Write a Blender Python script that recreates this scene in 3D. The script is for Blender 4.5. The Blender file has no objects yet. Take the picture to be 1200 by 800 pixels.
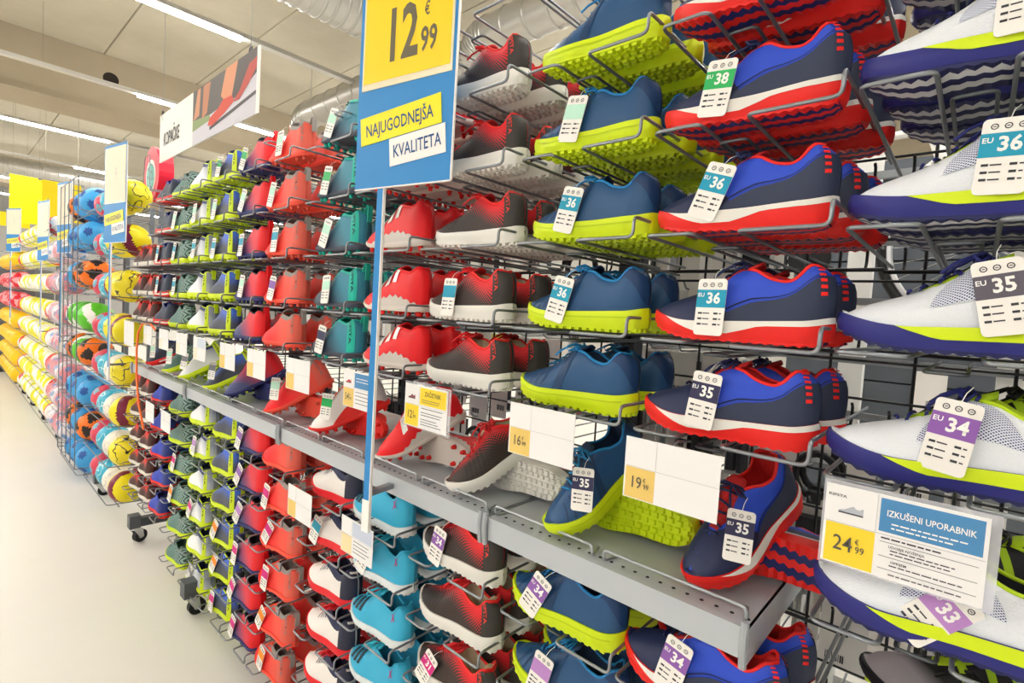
import bpy, bmesh, math, random
import numpy as np
from mathutils import Matrix, Vector, Euler
random.seed(7)
SC = bpy.context.scene
COL = SC.collection
PI = math.pi

# ------------------------------------------------------------------ camera
# x runs along the racks (to the right), y into the racks, z up; the lens stands 1.5 m above the floor at x = y = 0
FPX = 607.5327
RM = np.array([[0.74131542, 0.08114991, -0.6662328],
               [0.66843736, 0.0, 0.74376844],
               [0.06035674, -0.99670191, -0.05424363]])
EYE = np.array([0.0, 0.0, 1.5])
cd = bpy.data.cameras.new('camera'); cam = bpy.data.objects.new('camera', cd); COL.objects.link(cam)
cd.sensor_fit = 'HORIZONTAL'; cd.sensor_width = 36; cd.lens = FPX / 1200 * 36; cd.clip_start = .02; cd.clip_end = 200
rt, dn, fw = RM[:, 0], RM[:, 1], RM[:, 2]
cam.matrix_world = Matrix(((rt[0], -dn[0], -fw[0], 0), (rt[1], -dn[1], -fw[1], 0), (rt[2], -dn[2], -fw[2], 1.5), (0, 0, 0, 1)))
SC.camera = cam

def ray(px, py):
    return RM @ np.array([px - 600, py - 400, FPX])
def on_y(px, py, Y):
    d = ray(px, py); return EYE + d * (Y / d[1])
def on_z(px, py, Z):
    d = ray(px, py); return EYE + d * ((Z - 1.5) / d[2])

# ------------------------------------------------------------------ world and exposure
w = bpy.data.worlds.new('world'); SC.world = w; w.use_nodes = True
bg = w.node_tree.nodes['Background']; bg.inputs[0].default_value = (1.0, .99, .975, 1); bg.inputs[1].default_value = .36
SC.view_settings.view_transform = 'Standard'; SC.view_settings.look = 'None'
SC.view_settings.exposure = 0.0; SC.view_settings.gamma = 1; SC.view_settings.use_curve_mapping = False
STRIP = 80.0       # radiance of the ceiling light strips

# ------------------------------------------------------------------ materials
MATS = {}
def lin(h):
    if not isinstance(h, str): return tuple(h)
    h = h.lstrip('#'); c = [int(h[i:i + 2], 16) / 255 for i in (0, 2, 4)]
    return tuple(x / 12.92 if x <= .04045 else ((x + .055) / 1.055) ** 2.4 for x in c)
def new_mat(key):
    m = bpy.data.materials.new(key); m.use_nodes = True
    return m, m.node_tree, m.node_tree.nodes['Principled BSDF']
def plain(hexc, rough=.5, metal=0, bump=0, bscale=300, var=0, vscale=6, spec=.3):
    key = ('p', hexc, rough, metal, bump, bscale, var, vscale, spec)
    if key in MATS: return MATS[key]
    m, nt, b = new_mat('m_' + str(hexc).strip('#'))
    c = lin(hexc)
    b.inputs['Base Color'].default_value = (*c, 1); b.inputs['Roughness'].default_value = rough; b.inputs['Metallic'].default_value = metal
    b.inputs['Specular IOR Level'].default_value = spec
    if bump or var:
        tc = nt.nodes.new('ShaderNodeTexCoord')
    if bump:
        v = nt.nodes.new('ShaderNodeTexVoronoi'); v.inputs['Scale'].default_value = bscale
        bp = nt.nodes.new('ShaderNodeBump'); bp.inputs['Strength'].default_value = bump; bp.inputs['Distance'].default_value = .002
        nt.links.new(tc.outputs['Object'], v.inputs['Vector']); nt.links.new(v.outputs['Distance'], bp.inputs['Height']); nt.links.new(bp.outputs[0], b.inputs['Normal'])
    if var:
        n = nt.nodes.new('ShaderNodeTexNoise'); n.inputs['Scale'].default_value = vscale; n.inputs['Detail'].default_value = 5
        mx = nt.nodes.new('ShaderNodeMix'); mx.data_type = 'RGBA'
        mx.inputs[6].default_value = (*[x * (1 - var) for x in c], 1); mx.inputs[7].default_value = (*[min(1, x * (1 + var)) for x in c], 1)
        nt.links.new(tc.outputs['Object'], n.inputs['Vector']); nt.links.new(n.outputs[0], mx.inputs[0]); nt.links.new(mx.outputs[2], b.inputs['Base Color'])
    MATS[key] = m; return m
def emit(hexc, s):
    key = ('e', hexc, s)
    if key in MATS: return MATS[key]
    m, nt, b = new_mat('lamp'); c = lin(hexc)
    b.inputs['Base Color'].default_value = (*c, 1); b.inputs['Emission Color'].default_value = (*c, 1); b.inputs['Emission Strength'].default_value = s
    MATS[key] = m; return m
def math_node(nt, op, a, b=None, clamp=False):
    n = nt.nodes.new('ShaderNodeMath'); n.operation = op; n.use_clamp = clamp
    for i, v in enumerate((a, b)):
        if v is None: continue
        if isinstance(v, (int, float)): n.inputs[i].default_value = v
        else: nt.links.new(v, n.inputs[i])
    return n.outputs[0]
def fade(ca, cb, ks, ku, k0, soft, dots=0, rough=.5, bump=.12, bscale=500):
    """two dyes of one fabric: factor = (ks*s + ku*u + k0)/soft in the shoe's own (s, u) coordinates; dots > 0 prints it as a halftone"""
    key = ('f', ca, cb, ks, ku, k0, soft, dots, rough)
    if key in MATS: return MATS[key]
    m, nt, b = new_mat('fabric_fade')
    uv = nt.nodes.new('ShaderNodeUVMap'); sp = nt.nodes.new('ShaderNodeSeparateXYZ'); nt.links.new(uv.outputs[0], sp.inputs[0])
    f = math_node(nt, 'ADD', math_node(nt, 'MULTIPLY', sp.outputs[0], ks), math_node(nt, 'ADD', math_node(nt, 'MULTIPLY', sp.outputs[1], ku), k0))
    f = math_node(nt, 'ADD', math_node(nt, 'DIVIDE', f, soft), .5, True)
    if dots:
        gx = math_node(nt, 'SINE', math_node(nt, 'MULTIPLY', sp.outputs[0], dots * PI))
        gy = math_node(nt, 'SINE', math_node(nt, 'MULTIPLY', sp.outputs[1], dots * PI * .33))
        g = math_node(nt, 'ADD', math_node(nt, 'MULTIPLY', math_node(nt, 'MULTIPLY', gx, gy), .5), .5)
        f = math_node(nt, 'ADD', math_node(nt, 'MULTIPLY', math_node(nt, 'SUBTRACT', f, g), 6), .5, True)
    mx = nt.nodes.new('ShaderNodeMix'); mx.data_type = 'RGBA'
    nt.links.new(f, mx.inputs[0]); mx.inputs[6].default_value = (*lin(ca), 1); mx.inputs[7].default_value = (*lin(cb), 1)
    nt.links.new(mx.outputs[2], b.inputs['Base Color']); b.inputs['Roughness'].default_value = rough; b.inputs['Specular IOR Level'].default_value = .3
    tc = nt.nodes.new('ShaderNodeTexCoord'); v = nt.nodes.new('ShaderNodeTexVoronoi'); v.inputs['Scale'].default_value = bscale
    bp = nt.nodes.new('ShaderNodeBump'); bp.inputs['Strength'].default_value = bump; bp.inputs['Distance'].default_value = .002
    nt.links.new(tc.outputs['Object'], v.inputs['Vector']); nt.links.new(v.outputs['Distance'], bp.inputs['Height']); nt.links.new(bp.outputs[0], b.inputs['Normal'])
    MATS[key] = m; return m
def zigzag(ca, cb, n=14):
    key = ('z', ca, cb, n)
    if key in MATS: return MATS[key]
    m, nt, b = new_mat('zigzag_knit')
    uv = nt.nodes.new('ShaderNodeUVMap'); sp = nt.nodes.new('ShaderNodeSeparateXYZ'); nt.links.new(uv.outputs[0], sp.inputs[0])
    t = math_node(nt, 'PINGPONG', math_node(nt, 'MULTIPLY', sp.outputs[1], 3.0), .5)
    f = math_node(nt, 'FRACT', math_node(nt, 'MULTIPLY', math_node(nt, 'ADD', sp.outputs[0], math_node(nt, 'MULTIPLY', t, .16)), n))
    f = math_node(nt, 'GREATER_THAN', f, .62)
    mx = nt.nodes.new('ShaderNodeMix'); mx.data_type = 'RGBA'; nt.links.new(f, mx.inputs[0])
    mx.inputs[6].default_value = (*lin(ca), 1); mx.inputs[7].default_value = (*lin(cb), 1)
    nt.links.new(mx.outputs[2], b.inputs['Base Color']); b.inputs['Roughness'].default_value = .7
    MATS[key] = m; return m
def hatch(ca, cb, n=60, wid=.62):
    key = ('h', ca, cb, n)
    if key in MATS: return MATS[key]
    m, nt, b = new_mat('open_mesh')
    uv = nt.nodes.new('ShaderNodeUVMap'); sp = nt.nodes.new('ShaderNodeSeparateXYZ'); nt.links.new(uv.outputs[0], sp.inputs[0])
    a = math_node(nt, 'MULTIPLY', sp.outputs[0], n); c = math_node(nt, 'MULTIPLY', sp.outputs[1], n * .42)
    f1 = math_node(nt, 'GREATER_THAN', math_node(nt, 'FRACT', math_node(nt, 'ADD', a, c)), wid); f2 = math_node(nt, 'GREATER_THAN', math_node(nt, 'FRACT', math_node(nt, 'SUBTRACT', a, c)), wid)
    f = math_node(nt, 'MAXIMUM', f1, f2)
    mx = nt.nodes.new('ShaderNodeMix'); mx.data_type = 'RGBA'; nt.links.new(f, mx.inputs[0])
    mx.inputs[6].default_value = (*lin(ca), 1); mx.inputs[7].default_value = (*lin(cb), 1)
    nt.links.new(mx.outputs[2], b.inputs['Base Color']); b.inputs['Roughness'].default_value = .6
    MATS[key] = m; return m
def concrete(ca, cb, scale, name):
    m, nt, b = new_mat(name)
    tc = nt.nodes.new('ShaderNodeTexCoord'); n = nt.nodes.new('ShaderNodeTexNoise'); n.inputs['Scale'].default_value = scale; n.inputs['Detail'].default_value = 8; n.inputs['Roughness'].default_value = .65
    mx = nt.nodes.new('ShaderNodeMix'); mx.data_type = 'RGBA'; mx.inputs[6].default_value = (*lin(ca), 1); mx.inputs[7].default_value = (*lin(cb), 1)
    nt.links.new(tc.outputs['Object'], n.inputs['Vector']); nt.links.new(n.outputs[0], mx.inputs[0]); nt.links.new(mx.outputs[2], b.inputs['Base Color'])
    b.inputs['Roughness'].default_value = .85
    return m
GREYWIRE = plain('#8d9196', .38, .75); BLACKWIRE = plain('#26272a', .45, .3); SHELFGREY = plain('#b4b9bf', .4, .15)
WHITE = plain('#f2f0ec', .5); CARD = plain('#eceaea', .35); BLACK = plain('#141416', .5); INK = plain('#3a3a40', .6)

# ------------------------------------------------------------------ mesh helpers
class MB:
    """collects verts/faces of one mesh, with a material slot per face"""
    def __init__(s): s.v = []; s.f = []; s.m = []; s.uv = None
    def add(s, vs, fs, mi=0):
        o = len(s.v); s.v += [tuple(p) for p in vs]; s.f += [tuple(i + o for i in f) for f in fs]; s.m += [mi] * len(fs); return o
    def box(s, c, d, mi=0, rot=None):
        hx, hy, hz = d[0] / 2, d[1] / 2, d[2] / 2
        vs = [Vector((x, y, z)) for x in (-hx, hx) for y in (-hy, hy) for z in (-hz, hz)]
        if rot is not None: vs = [rot @ p for p in vs]
        vs = [p + Vector(c) for p in vs]
        s.add(vs, [(0, 1, 3, 2), (4, 6, 7, 5), (0, 4, 5, 1), (2, 3, 7, 6), (0, 2, 6, 4), (1, 5, 7, 3)], mi); return s
    def tube(s, pts, r, n=6, closed=False, mi=0, r2=None):
        pts = [Vector(p) for p in pts]; N = len(pts); vs = []; up = None
        for i, p in enumerate(pts):
            a = pts[i - 1] if (i > 0 or closed) else pts[i]; b = pts[(i + 1) % N] if (i < N - 1 or closed) else pts[i]
            t = (b - a); t = t.normalized() if t.length > 1e-9 else Vector((0, 0, 1))
            if up is None: up = Vector((0, 0, 1)) if abs(t.z) < .9 else Vector((1, 0, 0))
            q = up - t * up.dot(t)
            if q.length < 1e-6: q = t.orthogonal()
            q.normalize(); up = q; k = t.cross(q)
            rr = r if r2 is None else r + (r2 - r) * i / max(1, N - 1)
            for j in range(n):
                a2 = 2 * PI * j / n; vs.append(p + q * (math.cos(a2) * rr) + k * (math.sin(a2) * rr))
        fs = []
        for i in range(N if closed else N - 1):
            for j in range(n):
                a0 = i * n + j; a1 = i * n + (j + 1) % n; b0 = ((i + 1) % N) * n + j; b1 = ((i + 1) % N) * n + (j + 1) % n
                fs.append((a0, a1, b1, b0))
        if not closed: fs += [tuple(range(n))[::-1], tuple((N - 1) * n + j for j in range(n))]
        s.add(vs, fs, mi); return s
    def cyl(s, c, axis, r, h, n=16, mi=0, r2=None):
        a = Vector(axis).normalized(); c = Vector(c); return s.tube([c - a * h / 2, c + a * h / 2], r, n, mi=mi, r2=r2)
    def poly(s, pts, mi=0): s.add(pts, [tuple(range(len(pts)))], mi); return s
    def mesh(s, name, mats, smooth=False, uv=None):
        me = bpy.data.meshes.new(name); me.from_pydata(s.v, [], s.f)
        for m in (mats if isinstance(mats, (list, tuple)) else [mats]): me.materials.append(m)
        if any(s.m): me.polygons.foreach_set('material_index', s.m)
        if smooth: me.polygons.foreach_set('use_smooth', [True] * len(s.f))
        if uv is not None:
            l = me.uv_layers.new(name='UVMap'); vi = np.empty(len(me.loops), dtype=np.int32); me.loops.foreach_get('vertex_index', vi)
            l.data.foreach_set('uv', np.array(uv, dtype=np.float32)[vi].ravel())
        me.update(); return me
def fillet(pts, r=.012, n=3):
    """round the corners of a wire path"""
    P = [Vector(p) for p in pts]; out = [P[0]]
    for i in range(1, len(P) - 1):
        a, b, c = P[i - 1], P[i], P[i + 1]; d1 = (a - b); d2 = (c - b); q = min(r, d1.length * .45, d2.length * .45)
        s0 = b + d1.normalized() * q; s1 = b + d2.normalized() * q
        for k in range(n + 1):
            t = k / n; out.append(s0 * (1 - t) ** 2 + b * 2 * t * (1 - t) + s1 * t * t)
    out.append(P[-1]); return out
def ob(name, me, parent=None, mw=None, **kw):
    o = bpy.data.objects.new(name, me); COL.objects.link(o)
    if parent is not None: o.parent = parent
    if mw is not None: o.matrix_local = mw
    for k, v in kw.items(): o[k] = v
    return o
def thing(name, label, cat, loc=(0, 0, 0), group=None, rot=None):
    o = bpy.data.objects.new(name, None); COL.objects.link(o); o.location = loc; o.empty_display_size = .05
    if rot is not None: o.rotation_euler = rot
    o['label'] = label; o['category'] = cat
    if group: o['group'] = group
    return o
TXT = {}
def text_mesh(body, size, m, bold=0.0, sx=1.0, align='CENTER'):
    key = (body, size, m.name, bold, sx, align)
    if key in TXT: return TXT[key]
    cu = bpy.data.curves.new('lettering', 'FONT'); cu.body = body; cu.size = size; cu.align_x = align; cu.align_y = 'CENTER'; cu.offset = bold * size; cu.resolution_u = 2
    t = bpy.data.objects.new('tmp', cu); me = bpy.data.meshes.new_from_object(t); bpy.data.objects.remove(t)
    me.name = 'lettering'; me.transform(Matrix(((sx, 0, 0, 0), (0, 0, -1, 0), (0, 1, 0, 0), (0, 0, 0, 1))))   # stands in the xz plane, faces -y
    me.materials.clear(); me.materials.append(m); TXT[key] = me; return me
def T(x=0, y=0, z=0, rx=0, ry=0, rz=0, s=1):
    return Matrix.Translation((x, y, z)) @ Euler((rx, ry, rz)).to_matrix().to_4x4() @ Matrix.Scale(s, 4)
def pchip(pts):
    X = np.array([p[0] for p in pts], float); Y = np.array([p[1] for p in pts], float); h = np.diff(X); d = np.diff(Y) / h; m = np.zeros(len(X))
    m[0], m[-1] = d[0], d[-1]
    for i in range(1, len(X) - 1):
        if d[i - 1] * d[i] > 0:
            w1 = 2 * h[i] + h[i - 1]; w2 = h[i] + 2 * h[i - 1]; m[i] = (w1 + w2) / (w1 / d[i - 1] + w2 / d[i])
    def f(x):
        x = min(max(x, X[0]), X[-1]); i = min(max(int(np.searchsorted(X, x)) - 1, 0), len(h) - 1); t = (x - X[i]) / h[i]
        return (1 + 2 * t) * (1 - t) ** 2 * Y[i] + t * (1 - t) ** 2 * h[i] * m[i] + t * t * (3 - 2 * t) * Y[i + 1] + t * t * (t - 1) * h[i] * m[i + 1]
    return f

# ------------------------------------------------------------------ the room
def structure(name, me): return ob(name, me, kind='structure')
FLOORM = concrete('#dad8d2', '#e5e2db', 1.3, 'floor_screed'); FLOORM.node_tree.nodes['Principled BSDF'].inputs['Roughness'].default_value = .38
structure('floor', MB().box((-8, 4, -.05), (50, 34, .1)).mesh('floor', FLOORM))
CONC = concrete('#b2ab98', '#c9c2b0', 2.2, 'ceiling_concrete'); CONC2 = concrete('#a19480', '#b0a48e', 1.2, 'beam_concrete')
ceil_root = structure('ceiling', MB().box((-8, 4, 5.56), (50, 34, .1)).mesh('ceiling', plain('#5d584e', .9)))
ZC = 5.41
# precast panels, 1.38 m wide, between the beams
pm = {}
beams = [-22.6, -11.75, -.9, 9.95]
for bi in range(len(beams) - 1):
    xa, xb = beams[bi] + .5, beams[bi + 1] - .5
    k = -9.0
    for i in range(22):
        y0 = 1.89 + (i - 7) * 1.38
        if y0 > 20 or y0 < -9: continue
        for (a, b) in ((xa, (xa + xb) / 2), ((xa + xb) / 2, xb)):
            key = round(b - a, 3)
            if key not in pm:
                m = MB(); hx, hy = key / 2 - .012, .69 - .012
                m.add([(-hx, -hy, 0), (hx, -hy, 0), (hx, hy, 0), (-hx, hy, 0), (-hx - .01, -hy - .01, .03), (hx + .01, -hy - .01, .03), (hx + .01, hy + .01, .03), (-hx - .01, hy + .01, .03), (-hx - .01, -hy - .01, .1), (hx + .01, -hy - .01, .1), (hx + .01, hy + .01, .1), (-hx - .01, hy + .01, .1)],
                      [(3, 2, 1, 0)] + [(j, (j + 1) % 4, 4 + (j + 1) % 4, 4 + j) for j in range(4)] + [(4 + j, 4 + (j + 1) % 4, 8 + (j + 1) % 4, 8 + j) for j in range(4)])
                pm[key] = m.mesh('ceiling_panel', CONC)
            ob('ceiling_panel', pm[key], ceil_root, T((a + b) / 2, y0 + .69, ZC))
for i, bx in enumerate(beams):
    m = MB(); m.box((bx, 4, 5.0), (1.0, 33, 1.0))
    o = structure('trim_%d' % (i + 1), m.mesh('beam', CONC2))
    if bx == -11.75:
        p = on_y(130, 93, 1.0); d = ray(130, 93); q = EYE + d * ((bx + .5) / d[0])
        ob('beam_hole', MB().cyl((bx + .501, q[1], q[2]), (1, 0, 0), .11, .006, 20).mesh('beam_hole', plain('#2b2622', .9)), o)
structure('wall_back', MB().box((-8, 14.2, 2.75), (50, .2, 5.5)).mesh('wall', plain('#c9c6c0', .8, var=.05, vscale=.6)))
structure('wall_left', MB().box((-30, 4, 2.75), (.2, 34, 5.5)).mesh('wall', plain('#bdbbb6', .8, var=.05, vscale=.6)))

# ceiling light strips: aluminium rails with lit tubes
RAIL = plain('#c9c8c4', .4, .3); TUBE = emit('#fffbf4', STRIP)
rail_me = MB().box((0, 0, .05), (.10, 30, .05)).mesh('rail', RAIL)
tube_me = {}
def lit(n):
    if n not in tube_me: tube_me[n] = MB().box((0, 0, 0), (.085, n, .03)).mesh('tube', TUBE)
    return tube_me[n]
LIGHTS = [(3.6, [(-8, 10), (4, 8)], 'running over the white trainers'), (.1, [(-8, 10), (4, 8)], 'running just behind the nearest trainers'),
          (-3.36, [(-8, 8), (1.6, 3.3), (7, 4)], 'lit above the lime-soled trainers'), (-6.7, [(-8, 8.2), (-.2, 5.2), (8, 4)], 'whose lit tube points at the hanging banner'),
          (-9.95, [(-8, 7), (2.35, .5), (3.95, 1.2), (9, 4)], 'passing behind the hanging banner'), (-13.6, [(-8, 10), (.9, 3.0), (6, 3)], 'just beyond the concrete beam'),
          (-17.3, [(-8, 8), (2.9, 1.1), (8, 5)], 'above the ribbed white duct'), (-21.1, [(-8, 10), (1.4, 2.4), (8, 5)], 'above the yellow banners'), (-25, [(-4, 12), (8, 6)], 'nearest the end wall')]
for X, segs, d in LIGHTS:
    o = thing('ceiling_light', 'long white ceiling light strip ' + d, 'ceiling light', (X, 4, 4.5), 'light strips')
    ob('rail', rail_me, o)
    for yc, n in segs: ob('tube', lit(n), o, T(0, yc - 4, .01))
    for yy in (-3, 1, 6): ob('hanger', MB().tube([(0, yy - 4, .07), (0, yy - 4, .9)], .002, 5).mesh('hanger', plain('#8d8676', .7)), o)
# ventilation ducts
def ribbed(path, r, pitch=.09, n=20):
    P = [Vector(p) for p in path]; m = MB(); pts = []
    for a, b in zip(P[:-1], P[1:]):
        k = max(2, int((b - a).length / pitch))
        for i in range(k): pts.append(a.lerp(b, i / k))
    pts.append(P[-1]); ring = []
    for p in pts: ring.append(p)
    m.tube(ring, r, n)
    for i in range(1, len(pts) - 1, 1):
        t = (pts[i + 1] - pts[i - 1]).normalized(); m.tube([pts[i] - t * .012, pts[i], pts[i] + t * .012], r + .010, n)
    return m
DUCT = plain('#b9b7b1', .35, .6)
def duct(label, path, r, **k):
    o = thing('ventilation_duct', label, 'duct', path[0]); p0 = Vector(path[0])
    me = ribbed([Vector(p) - p0 for p in path], r, **k).mesh('duct_tube', DUCT, True); ob('duct_tube', me, o)
    for q in (path[0], path[-1]):
        ob('strap', MB().tube([Vector(q) - p0 + Vector((0, 0, r)), Vector((q[0] - p0[0], q[1] - p0[1], ZC - p0[2]))], .008, 5).mesh('strap', RAIL), o)
duct('thick ribbed silver duct running above the yellow price sign', [(-5.25, -2, 4.6), (-5.2, 1, 4.6), (-5.15, 5.5, 4.6)], .24, pitch=.11)
duct('smooth silver duct with a bend above the teal boots', fillet([(-8.6, 4.2, 3.6), (-8.6, 4.05, 4.5), (-5.6, 4.05, 4.5)], .35, 6), .2, pitch=.35)
duct('silver duct with a bend beside the light above lime soles', fillet([(-4.5, 4.5, 3.8), (-4.5, 4.05, 4.5), (1, 4.0, 4.5)], .3, 6), .2, pitch=.3)
duct('ribbed white duct behind the far light strips', [(-18.4, -3, 4.4), (-18.4, 7, 4.4)], .26, pitch=.16)

# ------------------------------------------------------------------ shoes
WPROF = pchip([(0, 0), (.012, .26), (.04, .47), (.1, .72), (.2, .93), (.3, 1), (.42, .92), (.52, .80), (.62, .735), (.74, .73), (.84, .715), (.915, .61), (.96, .455), (.987, .27), (1, 0)])
class Form:
    def __init__(s, L=.265, W=.046, H=None, so=.54, th=(.022, .034), spring=.02, rim=.53):
        s.L, s.W, s.so = L, W, so
        s.H = pchip(H or [(0, .026), (.05, .046), (.15, .058), (.3, .072), (.43, .092), (.53, .107), (.61, .105), (.71, .091), (.79, .087), (.86, .093), (.92, .107), (.955, .112), (1, .108)])
        s.th = pchip([(0, th[0]), (.3, (th[0] * 1.6 + th[1] * .4) / 2), (.6, (th[0] + th[1]) / 2), (1, th[1])]); s.spring = spring
        s.rimw = pchip([(0, 0), (so - .16, .0), (so - .02, .30), (so + .08, rim), (.9, rim * .98), (.97, rim * .7), (1, 0)])
    def zb(s, q): return s.spring * max(0, (.32 - q) / .32) ** 2 + .006 * max(0, (q - .88) / .12) ** 2
    def zt(s, q): return s.zb(q) + s.th(q)
    def up(s, side, q, u, off=0):
        u = min(1.0, max(0.0, u))
        wb = s.W * WPROF(q); wr = min(s.rimw(q) * s.W, wb * .92); z0 = s.zt(q) - .004; H = max(s.H(q), s.zt(q) + .002); a = u * PI / 2
        y = wr + (wb - wr) * max(0, math.cos(a)) ** 1.02; z = z0 + (H - z0) * math.sin(a) ** .98
        x = s.L * q - .017 * max(0, (q - .78) / .22) * u ** 1.6 + .006 * max(0, (q - .9) / .1) * math.sin(u * PI)
        p = Vector((x, side * y, z))
        if off:
            e = 1e-3; q0, q1 = max(.004, q - e), min(.996, q + e); u0, u1 = max(0, u - e), min(.999, u + e)
            t1 = s.up(side, q1, u) - s.up(side, q0, u); t2 = s.up(side, q, u1) - s.up(side, q, u0); n = t1.cross(t2)
            if n.length > 1e-14:
                n.normalize()
                if n.y * side < 0 and abs(n.y) > .05: n = -n
                elif abs(n.y) <= .05 and n.z < 0: n = -n
                p += n * off
        return p
    def sole(s, side, q, v, off=0):
        ww = s.W * WPROF(q) + .0035 * min(1, WPROF(q) * 3) - .002 * (1 - v) + .0022 * math.sin(PI * v) + off * min(1, WPROF(q) * 3)
        ex = .0035 + off + .0022 * math.sin(PI * v)
        x = s.L * q + (ex * max(0, (q - .9) / .1) ** 2 if q > .9 else -ex * max(0, (.06 - q) / .06) ** 2)
        return Vector((x, side * ww, s.zb(q) + (s.zt(q) - s.zb(q)) * v))
ST = [.5 - .5 * math.cos(PI * k / 36) for k in range(37)]
def form_upper(F):
    NU = 7; outer = MB(); inner = MB(); uvo = []; uvi = []
    for side in (-1, 1):
        o = len(outer.v); vs = []
        for q in ST:
            for i in range(NU + 1): vs.append(F.up(side, q, i / NU)); uvo.append((q, i / NU))
        fs = []
        for k in range(len(ST) - 1):
            for i in range(NU):
                a = k * (NU + 1) + i; f = (a, a + NU + 1, a + NU + 2, a + 1); fs.append(f if side < 0 else f[::-1])
        outer.add(vs, fs)
    NI = 8; vs = []
    for q in ST:
        R = F.up(-1, q, 1.0); wr = -R.y; H = R.z
        op = min(1, max(0, (q - F.so) / .05)) * min(1, max(0, (.975 - q) / .05)); fl = F.zt(q) + .002
        for i in range(NI + 1):
            t = i / NI; pr = min(1, math.sin(PI * t) * 1.7); vs.append((R.x - .012 * pr * max(0, (q - .85) / .15), -wr * math.cos(PI * t) * (1 - .1 * pr), H - op * (H - fl) * pr + (1 - op) * .004 * math.sin(PI * t) * (1 if q > F.so - .2 else 0)))
    fs = []
    for k in range(len(ST) - 1):
        for i in range(NI):
            a = k * (NI + 1) + i; fs.append((a, a + NI + 1, a + NI + 2, a + 1))
    inner.add(vs, fs)
    return outer, uvo, inner
def patch(F, s0, s1, lo, hi, off=.0012, sides=(-1, 1), ns=14, nu=4, skew=0.0, fn=None):
    """a panel sewn on: strip s0..s1 between u = lo(s) and hi(s); skew leans it"""
    m = MB(); uv = []; fn = fn or F.up
    for side in sides:
        vs = []
        for k in range(ns + 1):
            tt = k / ns; tt = (.5 - .5 * math.cos(PI * tt)) if ns >= 5 else tt; q = s0 + (s1 - s0) * tt; a = lo(q) if callable(lo) else lo; b = hi(q) if callable(hi) else hi
            for i in range(nu + 1):
                u = a + (b - a) * i / nu; qq = min(.999, max(.001, q + skew * u)); vs.append(fn(side, qq, u, off)); uv.append((qq, u))
        fs = []
        for k in range(ns):
            for i in range(nu):
                a = k * (nu + 1) + i; f = (a, a + nu + 1, a + nu + 2, a + 1); fs.append(f if side < 0 else f[::-1])
        m.add(vs, fs)
    return m, uv
def sole_mesh(F):
    m = MB(); NV = 4
    for side in (-1, 1):
        vs = [F.sole(side, q, i / NV) for q in ST for i in range(NV + 1)]; fs = []
        for k in range(len(ST) - 1):
            for i in range(NV):
                a = k * (NV + 1) + i; f = (a, a + NV + 1, a + NV + 2, a + 1); fs.append(f if side < 0 else f[::-1])
        m.add(vs, fs)
    for v, fl in ((0, 1), (1, 0)):
        vs = []
        for q in ST: a, b = F.sole(-1, q, v), F.sole(1, q, v); vs += [a, (a + b) / 2, b]
        fs = []
        for k in range(len(ST) - 1):
            for i in range(2):
                a = k * 3 + i; f = (a, a + 1, a + 4, a + 3); fs.append(f if fl else f[::-1])
        m.add(vs, fs)
    return m
def lug(m, c, dx, dy, h, t=.72, mi=0):
    x, y, z = c
    vs = [(x - dx, y - dy, z), (x + dx, y - dy, z), (x + dx, y + dy, z), (x - dx, y + dy, z), (x - dx * t, y - dy * t, z - h), (x + dx * t, y - dy * t, z - h), (x + dx * t, y + dy * t, z - h), (x - dx * t, y + dy * t, z - h)]
    m.add(vs, [(7, 6, 5, 4)] + [(j, 4 + j, 4 + (j + 1) % 4, (j + 1) % 4) for j in range(4)], mi)
def turf_lugs(F, h=.006):
    m = MB(); n = int(F.L / .0165)
    for k in range(n):
        q = (k + .7) / (n + .4); w = F.W * WPROF(q)
        for j, t in enumerate((-.92, -.5, 0, .5, .92)):
            if w * abs(t) < .004 and t: continue
            lug(m, (F.L * q + (.004 if j % 2 else 0), t * (w - .004), F.zb(q) + .001), .0058, .0058 if abs(t) < .9 else .0066, h)
    return m
def wave_tread(F, cols):
    """zigzag-edged ribs running the length of the sole, alternating two rubbers"""
    ms = [MB() for _ in cols]; NK = 5; n = 68
    for k in range(NK):
        for side in (1,):
            vs = []; fs = []
            for i in range(n + 1):
                q = .02 + .96 * i / n; w = F.W * WPROF(q) + .001; zz = F.zb(q); amp = .0026 * math.sin(i * PI / 2)
                t0 = -1 + 2 * k / NK; t1 = -1 + 2 * (k + 1) / NK; sway = .12 * math.sin(q * 9 + .6)
                y0 = max(-1, min(1, t0 + (sway if 0 < k else 0))) * w + (amp if k else 0); y1 = max(-1, min(1, t1 + (sway if k < NK - 1 else 0))) * w + (amp if k < NK - 1 else 0)
                hh = .0045 + (.0014 * math.sin(i * PI / 2) if k in (0, NK - 1) else 0); x = F.L * q
                vs += [(x, y0, zz + .001), (x, y0, zz - hh), (x, y1, zz - hh), (x, y1, zz + .001)]
            for i in range(n):
                a = i * 4
                for j in range(3): fs.append((a + j, a + j + 1, a + j + 5, a + j + 4))
            ms[k % len(cols)].add(vs, fs)
    return ms
def studs(F, h=.0125, r=.0075):
    m = MB()
    for q, t in ((.1, -.45), (.1, .45), (.2, -.78), (.2, .78), (.31, -.8), (.31, .8), (.26, 0), (.42, -.72), (.42, .72), (.8, -.7), (.8, .7), (.93, -.62), (.93, .62)):
        w = F.W * WPROF(q); m.cyl((F.L * q, t * w, F.zb(q) - h / 2 + .001), (0, 0, -1), r, h, 8, r2=r * .62)
    return m
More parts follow.
